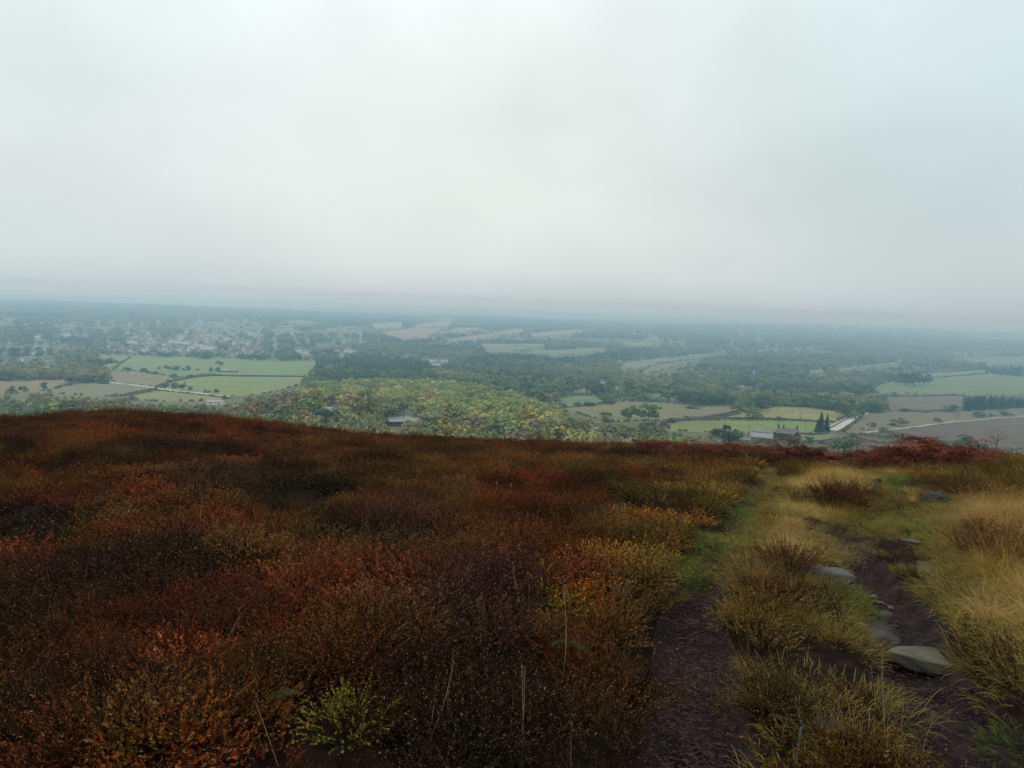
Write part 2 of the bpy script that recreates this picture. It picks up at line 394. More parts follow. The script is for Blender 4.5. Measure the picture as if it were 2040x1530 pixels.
# ------------------------------------------------------------------ fields of the valley (outlines as seen)
GRN = (.115, .205, .030); GRN2 = (.120, .190, .045); TAN = (.185, .150, .060); OLV = (.125, .135, .055); PAL = (.21, .20, .10); PK = (.24, .185, .105); HZG = (.125, .165, .055)
FIELDS = [
 ([(189, 707), (265, 708), (237, 726), (222, 729), (211, 729), (204, 715), (186, 711)], GRN),
 ([(265, 708), (420, 713), (520, 716), (640, 719), (607, 750), (520, 749), (430, 748), (390, 752), (335, 749), (318, 745), (278, 739), (226, 737), (237, 726)], GRN),
 ([(376, 754), (430, 749), (520, 751), (608, 751), (600, 766), (560, 777), (520, 786), (461, 790), (318, 775), (325, 764), (350, 759)], (.145, .21, .030)),
 ([(204, 740), (278, 741), (336, 750), (352, 757), (339, 762), (313, 771), (229, 761), (211, 752)], TAN),
 ([(-60, 758), (0, 759), (60, 757), (143, 756), (135, 766), (94, 777), (25, 785), (-60, 788)], (.185, .15, .055)),
 ([(97, 778), (153, 764), (212, 761), (308, 774), (268, 783), (229, 790), (102, 784)], (.155, .145, .055)),
 ([(262, 787), (318, 778), (459, 793), (433, 798), (324, 800), (262, 798)], (.18, .195, .045)),
 ([(617, 801), (678, 797), (755, 791), (829, 788), (875, 791), (875, 796), (755, 799), (678, 806), (617, 808)], (.19, .18, .075)),
 ([(737, 644), (801, 642), (803, 653), (745, 656)], PK), ([(757, 662), (819, 654), (893, 654), (852, 672), (806, 675), (775, 668)], PK),
 ([(824, 647), (867, 641), (903, 642), (893, 652), (824, 652)], PAL), ([(900, 653), (969, 653), (933, 661), (898, 661)], PAL),
 ([(888, 676), (969, 664), (1020, 655), (1042, 654), (1044, 663), (975, 672), (892, 681)], PK),
 ([(1054, 664), (1132, 657), (1178, 657), (1127, 668), (1061, 673)], PK), ([(943, 685), (1085, 684), (1087, 689), (945, 690)], PAL),
 ([(1033, 699), (1143, 695), (1199, 691), (1214, 698), (1143, 706), (1097, 708)], HZG), ([(1237, 682), (1293, 678), (1311, 685), (1300, 690), (1242, 689)], HZG),
 ([(960, 690), (1030, 689), (1080, 693), (1020, 700), (965, 698)], HZG), ([(560, 640), (600, 637), (640, 643), (600, 648)], HZG), ([(690, 650), (720, 652), (706, 657), (680, 654)], PAL),
 ([(640, 655), (705, 651), (708, 655), (650, 659)], PAL), ([(860, 637), (905, 634), (908, 638), (862, 640)], PAL), ([(540, 650), (590, 648), (588, 652), (542, 655)], HZG),
 ([(1229, 731), (1245, 723), (1319, 712), (1446, 699), (1452, 703), (1400, 712), (1310, 724), (1290, 731), (1240, 736)], (.15, .20, .10)),
 ([(1268, 742), (1310, 726), (1400, 714), (1392, 720), (1330, 734), (1290, 744)], HZG),
 ([(1115, 774), (1176, 771), (1181, 782), (1122, 782)], (.10, .18, .06)), ([(1209, 768), (1240, 769), (1237, 779), (1224, 782)], (.14, .22, .07)),
 ([(1300, 744), (1360, 742), (1364, 747), (1305, 749)], PAL), ([(1335, 769), (1390, 766), (1392, 773), (1338, 775)], (.18, .21, .10)), ([(1180, 762), (1212, 760), (1212, 764), (1184, 766)], PAL),
 ([(1030, 779), (1122, 785), (1178, 785), (1110, 791), (1087, 792)], (.15, .16, .065)), ([(1089, 794), (1178, 789), (1214, 793), (1194, 805), (1133, 812), (1100, 800)], (.095, .16, .055)),
 ([(1229, 782), (1359, 784), (1357, 793), (1329, 794), (1232, 792)], (.105, .18, .055)),
 ([(1100, 815), (1234, 800), (1300, 800), (1392, 809), (1540, 809), (1460, 822), (1413, 831), (1316, 837), (1222, 841), (1150, 824)], (.155, .145, .045)),
 ([(1326, 842), (1349, 838), (1520, 838), (1664, 842), (1652, 856), (1640, 868), (1590, 862), (1500, 862), (1418, 862), (1334, 858)], (.15, .205, .028)),
 ([(1433, 832), (1480, 824), (1550, 809), (1590, 810), (1700, 822), (1662, 841), (1563, 836), (1500, 834)], (.215, .215, .040)),
 ([(1418, 777), (1464, 767), (1512, 765), (1507, 773), (1433, 780)], (.26, .20, .075)),
 ([(1730, 769), (1786, 759), (1844, 754), (1970, 745), (2060, 753), (2060, 786), (1921, 787), (1750, 783)], (.115, .18, .045)), ([(1844, 744), (1963, 736), (1966, 743), (1847, 752)], (.13, .20, .08)),
 ([(1892, 712), (2060, 710), (2060, 726), (1963, 728)], (.10, .15, .07)), ([(1664, 735), (1786, 720), (1791, 727), (1712, 733), (1685, 741)], (.12, .18, .085)),
 ([(1605, 738), (1640, 735), (1645, 742), (1612, 745)], PAL), ([(1760, 790), (1921, 789), (1918, 817), (1770, 818)], (.105, .090, .055)),
 ([(1590, 866), (1652, 858), (1668, 872), (1602, 881)], (.11, .17, .05)),
 ([(1725, 823), (1799, 819), (1923, 820), (2060, 812), (2060, 829), (1897, 841), (1765, 858), (1722, 862), (1680, 862), (1700, 845)], (.135, .125, .05)),
]
MOOR_POLY = [(1380, 872), (1500, 868), (1650, 866), (1722, 862), (1778, 855), (1897, 840), (2060, 829), (2400, 820), (2400, 960), (1380, 960)]
ROADS = [([(213, 761), (262, 767), (318, 775), (390, 783), (461, 791)], 7.0), ([(1656, 858), (1676, 845), (1700, 832), (1722, 822)], 10.5),
         ([(1722, 863), (1778, 856), (1835, 850), (1897, 841), (1960, 836), (2060, 829)], 3.0)]

# ------------------------------------------------------------------ ground meshes, cut from one polar grid
az = np.concatenate([np.linspace(R(-45), R(45), 1150, endpoint=False), np.linspace(R(45), R(315), 70, endpoint=False)])
rr = np.exp(np.linspace(math.log(.5), math.log(46000), 1150))
A, RRg = np.meshgrid(az, rr); GX = np.sin(A)*RRg; GY = np.cos(A)*RRg; GZ = height(GX.ravel(), GY.ravel()).reshape(GX.shape)
nr_, na = GX.shape; idx = np.arange(nr_*na).reshape(nr_, na)
q = np.stack([idx[:-1, :], np.roll(idx, -1, 1)[:-1, :], np.roll(idx, -1, 1)[1:, :], idx[1:, :]], -1).reshape(-1, 4)[:, ::-1]
GV = np.stack([GX.ravel(), GY.ravel(), GZ.ravel()], -1)
fc = GV[q].mean(1); fr = np.hypot(fc[:, 0], fc[:, 1])
fpx, fpy, fd = project(fc[:, 0], fc[:, 1], fc[:, 2])
cls = np.full(len(q), 1)                                        # 1 moor, 2 valley
cls[fr > 420] = 2; cls[fr < 48] = 0
inm = (fr > 100) & (fd > 0) & pip(MOOR_POLY, fpx, fpy); cls[inm] = 1
pd, _, _ = path_field(fc[fr < 60][:, 0], fc[fr < 60][:, 1]); tmp = cls[fr < 60]; tmp[(pd < 1.12)] = 3; cls[fr < 60] = tmp
for k, (poly, c) in enumerate(FIELDS):
    m = (fr > 150) & (fd > 0) & pip(poly, fpx, fpy) & (cls < 10); cls[m] = 10+k
def submesh(name, sel, m, smooth=True):
    fq = q[sel]; u, inv = np.unique(fq, return_inverse=True); return link(name, mesh_np(name, GV[u], inv.reshape(-1, 4), m, smooth=smooth))
cap = np.array([[0, 0, float(height(np.array([0.]), np.array([0.]))[0])]])
tag(submesh('ground', cls == 0, M_SOIL), kind='structure'); tag(submesh('moorland', cls == 1, M_MOOR), kind='structure'); tag(submesh('valley_floor', cls == 2, M_VALLEY), kind='structure')
tag(submesh('path', cls == 3, M_PEAT), kind='structure')
for k, (poly, c) in enumerate(FIELDS):
    s = cls == 10+k
    if s.any():
        o = tag(submesh('field', s, M_FIELD), kind='structure'); o.color = (*c, 1)
# the disc right under the camera
link_cap = np.concatenate([cap, GV[:na]]); capf = np.array([[0, 1+(i+1) % na, 1+i] for i in range(na)])
tag(link('ground', mesh_np('ground', link_cap, capf, M_SOIL)), kind='structure')

def ribbon(pts, width, lift, name, m, sub=3.0):
    """a sheet laid on the terrain along pts (x, y)"""
    P = [np.array(pts[0][:2])]
    for a, b in zip(pts[:-1], pts[1:]):
        a = np.array(a[:2]); b = np.array(b[:2]); n = max(1, int(np.linalg.norm(b-a)/sub))
        for i in range(1, n+1): P.append(a+(b-a)*i/n)
    P = np.array(P); T = np.gradient(P, axis=0); T /= np.linalg.norm(T, axis=1)[:, None]+1e-9; N = np.stack([-T[:, 1], T[:, 0]], -1)
    rows = [P+N*width*s for s in (-.5, -.17, .17, .5)]
    V = np.concatenate([np.column_stack([w, height(w[:, 0], w[:, 1])+lift]) for w in rows]); n = len(P)
    f = [[k*n+i, k*n+i+1, (k+1)*n+i+1, (k+1)*n+i] for k in range(3) for i in range(n-1)]
    return link(name, mesh_np(name, V, np.array(f), m))
for poly, wd in ROADS:
    g = pix2ground([p[0] for p in poly], [p[1] for p in poly], rmin=100)
    tag(ribbon(g, wd, .45, 'track', M_ROAD), kind='structure')

# ------------------------------------------------------------------ scatter as ONE object
def source_coll(name, meshes):
    c = bpy.data.collections.new(name)
    for i, me in enumerate(meshes): c.objects.link(bpy.data.objects.new('%s_%02d' % (name, i), me))
    return c
def scatter(name, pts, rot, scl, tint, pick, coll):
    n = len(pts); me = bpy.data.meshes.new(name); me.vertices.add(n); me.vertices.foreach_set('co', np.asarray(pts, np.float32).ravel())
    a = me.attributes.new('rot', 'FLOAT_VECTOR', 'POINT'); a.data.foreach_set('vector', np.asarray(rot, np.float32).ravel())
    a = me.attributes.new('scl', 'FLOAT_VECTOR', 'POINT'); a.data.foreach_set('vector', np.asarray(scl, np.float32).ravel())
    a = me.attributes.new('tint', 'FLOAT_COLOR', 'POINT'); a.data.foreach_set('color', np.column_stack([tint, np.ones(n)]).astype(np.float32).ravel())
    a = me.attributes.new('pick', 'INT', 'POINT'); a.data.foreach_set('value', np.asarray(pick, np.int32))
    o = link(name, me); ng = bpy.data.node_groups.new(name, 'GeometryNodeTree')
    ng.interface.new_socket('Geometry', in_out='INPUT', socket_type='NodeSocketGeometry'); ng.interface.new_socket('Geometry', in_out='OUTPUT', socket_type='NodeSocketGeometry')
    N = ng.nodes.new; gi = N('NodeGroupInput'); go = N('NodeGroupOutput'); ip = N('GeometryNodeInstanceOnPoints'); ci = N('GeometryNodeCollectionInfo')
    ci.inputs['Collection'].default_value = coll; ci.inputs['Separate Children'].default_value = True; ci.inputs['Reset Children'].default_value = True
    def na_(nm, t): x = N('GeometryNodeInputNamedAttribute'); x.data_type = t; x.inputs['Name'].default_value = nm; return x.outputs['Attribute']
    L = ng.links.new; L(gi.outputs[0], ip.inputs['Points']); L(ci.outputs[0], ip.inputs['Instance']); ip.inputs['Pick Instance'].default_value = True
    L(na_('pick', 'INT'), ip.inputs['Instance Index']); L(na_('rot', 'FLOAT_VECTOR'), ip.inputs['Rotation']); L(na_('scl', 'FLOAT_VECTOR'), ip.inputs['Scale']); L(ip.outputs[0], go.inputs[0])
    md = o.modifiers.new('scatter', 'NODES'); md.node_group = ng; return o

# ------------------------------------------------------------------ tree meshes
def norm(v): return v/(np.linalg.norm(v, axis=-1, keepdims=True)+1e-9)
def leaf_quads(c, nrm, size, rg, aspect=1.0):
    n = len(c); t = norm(np.cross(nrm, norm(rg.normal(size=(n, 3))))); b = np.cross(nrm, t); s = size[:, None]
    V = np.stack([c-t*s-b*s*aspect*.6, c+t*s*.6-b*s*aspect, c+t*s+b*s*aspect*.7, c-t*s*.7+b*s*aspect], 1).reshape(-1, 3)
    return V, np.arange(n*4).reshape(-1, 4)
def crown_mesh(name, seed, m, n=900, lobes=12, bush=False, tall=1.0, leaf=.045, core=True):
    """unit crown: about 1 high and 1 wide, foot at z=0"""
    rg = np.random.default_rng(seed); C = []; Rd = []
    for i in range(lobes):
        a = rg.uniform(0, 2*math.pi); u = rg.uniform(0, 1); zc = (.12 if bush else .17)+(.62 if bush else .62)*u
        prof = math.sqrt(max(.12, 1-((zc-(.25 if bush else .40))/(.75 if bush else .60))**2)); rad = .33*prof*math.sqrt(rg.uniform(.1, 1))
        C.append((math.cos(a)*rad, math.sin(a)*rad, zc)); Rd.append(rg.uniform(.13, .23)*(1.15-.4*u))
    C = np.array(C); Rd = np.array(Rd); k = rg.integers(0, lobes, n); d = norm(rg.normal(size=(n, 3))); d[:, 2] = np.where(d[:, 2] < -.4, -d[:, 2]*.4, d[:, 2])
    rad = Rd[k]*rg.uniform(.6, 1.08, n); P = C[k]+d*rad[:, None]*np.array([1, 1, .85]); P[:, 2] = np.maximum(P[:, 2], .01)
    keep = np.ones(n, bool)
    for j in range(lobes): keep &= ~((np.linalg.norm(P-C[j], axis=1) < Rd[j]*.55))
    P = P[keep]; d = d[keep]; k = k[keep]
    V, Fq = leaf_quads(P, norm(d+rg.normal(size=d.shape)*.45+np.array([0, 0, .1])), rg.uniform(.6, 1.3, len(P))*leaf, rg)
    v = np.clip(rg.normal(.4, .16, len(P))+(P[:, 2]-.5)*.35+(rg.uniform(-.18, .18, lobes))[k], 0, 1)  # leaves painted lighter towards the crown top, as if catching light
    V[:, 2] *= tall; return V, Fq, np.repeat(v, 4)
def trunk_geo(seed, h0=.5, r=.028, limbs=4):
    rg = random.Random(seed); b = MB(); top = (rg.uniform(-.03, .03), rg.uniform(-.03, .03), h0+.1)
    b.tube([(0, 0, -.03), (top[0]*.4, top[1]*.4, h0*.5), top], [r, r*.75, r*.4], 6)
    for i in range(limbs):
        a = rg.uniform(0, 6.28); z = h0*rg.uniform(.45, .9); q = rg.uniform(.16, .3)
        b.tube([(top[0]*.6, top[1]*.6, z), (math.cos(a)*q*.5, math.sin(a)*q*.5, z+.14), (math.cos(a)*q, math.sin(a)*q, z+.3)], [r*.5, r*.35, r*.12], 5)
    return b
def conifer_geo(seed, n=900):
    rg = np.random.default_rng(seed); u = rg.uniform(0, 1, n)**.75; z = .06+.93*(1-u)
    rad = .5*(1-z)**.85*(1+.18*np.sin(z*48+seed)); a = rg.uniform(0, 2*math.pi, n); rad = rad*rg.uniform(.55, 1.05, n)
    P = np.stack([np.cos(a)*rad, np.sin(a)*rad, z], -1); d = norm(np.stack([np.cos(a), np.sin(a), np.full(n, .35)], -1)+rg.normal(size=(n, 3))*.35)
    V, Fq = leaf_quads(P, d, rg.uniform(.6, 1.2, n)*.035, rg); return V, Fq, np.repeat(np.clip(rg.normal(.4, .17, n), 0, 1), 4)
def bare_geo(seed):
    rg = random.Random(seed); b = MB(); tips = []
    def grow(p, d, L, r, dep):
        q = p+d*L; b.tube([p, p+d*L*.5+Vector((rg.uniform(-.02, .02), rg.uniform(-.02, .02), 0)), q], [r, r*.8, r*.55], 4)
        if dep == 0: tips.append(q); return
        for i in range(3 if dep > 1 else 4):
            dd = (d+Vector((rg.uniform(-.8, .8), rg.uniform(-.8, .8), rg.uniform(-.1, .6)))).normalized(); grow(q, dd, L*.66, r*.5, dep-1)
    for i in range(3): grow(Vector((rg.uniform(-.05, .05), rg.uniform(-.05, .05), -.02)), Vector((rg.uniform(-.5, .5), rg.uniform(-.5, .5), 1)).normalized(), .3, .014, 4)
    return b
def crown_obj_mesh(nm, g, m, core=None): V, Fq, v = g; return mesh_np(nm, V, Fq, m, attrs={'v': v, 'k': np.ones(len(V))})
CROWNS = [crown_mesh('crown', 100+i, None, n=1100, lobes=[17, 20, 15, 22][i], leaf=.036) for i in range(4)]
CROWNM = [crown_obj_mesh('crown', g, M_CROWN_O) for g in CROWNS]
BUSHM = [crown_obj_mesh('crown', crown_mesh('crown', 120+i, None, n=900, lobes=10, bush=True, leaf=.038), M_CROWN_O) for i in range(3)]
CONM = [crown_obj_mesh('crown', conifer_geo(140+i), M_CROWN_O) for i in range(3)]
SPARSEM = [crown_obj_mesh('crown', crown_mesh('crown', 160+i, None, n=620, lobes=16, leaf=.013), M_CROWN_O) for i in range(2)]
TRUNKM = [trunk_geo(200+i).mesh('trunk', M_BARK) for i in range(3)]
STEMM = [trunk_geo(210+i, .2, .02, 3).mesh('trunk', M_BARK) for i in range(2)]
BAREM = [bare_geo(220+i).mesh('trunk', M_BARK) for i in range(2)]
def merged_tree(i, crown, trunk_mb, n_keep):
    V, Fq, v = crown; V = V[:n_keep*4]; Fq = Fq[:n_keep]; v = v[:n_keep*4]
    tv = np.array(trunk_mb.v); off = len(V); me = bpy.data.meshes.new('tree%d' % i)
    me.from_pydata([tuple(p) for p in V]+[tuple(p) for p in tv], [], [tuple(f) for f in Fq]+[tuple(off+k for k in f) for f in trunk_mb.f])
    me.materials.append(M_CROWN_I); me.materials.append(M_BARK)
    me.polygons.foreach_set('material_index', [0]*len(Fq)+[1]*len(trunk_mb.f))
    a = me.attributes.new('v', 'FLOAT', 'POINT'); a.data.foreach_set('value', np.concatenate([v, np.zeros(len(tv))]).astype(np.float32))
    a = me.attributes.new('k', 'FLOAT', 'POINT'); a.data.foreach_set('value', np.ones(len(V)+len(tv), np.float32)); return me
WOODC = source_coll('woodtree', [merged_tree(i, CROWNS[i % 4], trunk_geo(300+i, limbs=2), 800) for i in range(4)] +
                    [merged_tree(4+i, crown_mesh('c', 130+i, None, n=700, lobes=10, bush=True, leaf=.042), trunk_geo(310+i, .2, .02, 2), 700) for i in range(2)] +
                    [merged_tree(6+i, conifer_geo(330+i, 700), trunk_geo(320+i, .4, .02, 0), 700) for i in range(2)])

C_DK = (.058, .085, .038); C_MID = (.105, .140, .050); C_OLV = (.185, .170, .062); C_YEL = (.26, .25, .080); C_LIME = (.18, .21, .065); C_ORG = (.27, .125, .040); C_BRN = (.165, .130, .060); C_GRY = (.145, .150, .078); C_CON = (.022, .060, .042)
GREEN_NAMES = {C_DK: 'dark green', C_MID: 'mid green', C_OLV: 'olive', C_YEL: 'yellow', C_LIME: 'lime green', C_ORG: 'rusty orange', C_BRN: 'brown', C_GRY: 'grey-green', C_CON: 'blue-green'}
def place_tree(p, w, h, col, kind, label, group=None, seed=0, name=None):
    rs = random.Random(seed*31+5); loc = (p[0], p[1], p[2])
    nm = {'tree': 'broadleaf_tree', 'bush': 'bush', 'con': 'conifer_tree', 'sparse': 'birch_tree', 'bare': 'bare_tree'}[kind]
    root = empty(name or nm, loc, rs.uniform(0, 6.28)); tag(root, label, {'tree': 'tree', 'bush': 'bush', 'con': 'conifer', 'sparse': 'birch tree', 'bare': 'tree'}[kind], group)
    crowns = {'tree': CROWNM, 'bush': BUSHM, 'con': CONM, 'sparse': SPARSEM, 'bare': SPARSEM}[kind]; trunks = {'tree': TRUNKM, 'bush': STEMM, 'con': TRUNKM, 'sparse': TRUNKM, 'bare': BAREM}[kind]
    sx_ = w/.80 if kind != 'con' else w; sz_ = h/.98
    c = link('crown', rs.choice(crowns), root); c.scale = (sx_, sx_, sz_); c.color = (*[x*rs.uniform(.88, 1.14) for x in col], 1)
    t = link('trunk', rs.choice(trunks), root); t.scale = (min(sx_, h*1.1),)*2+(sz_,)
    return root

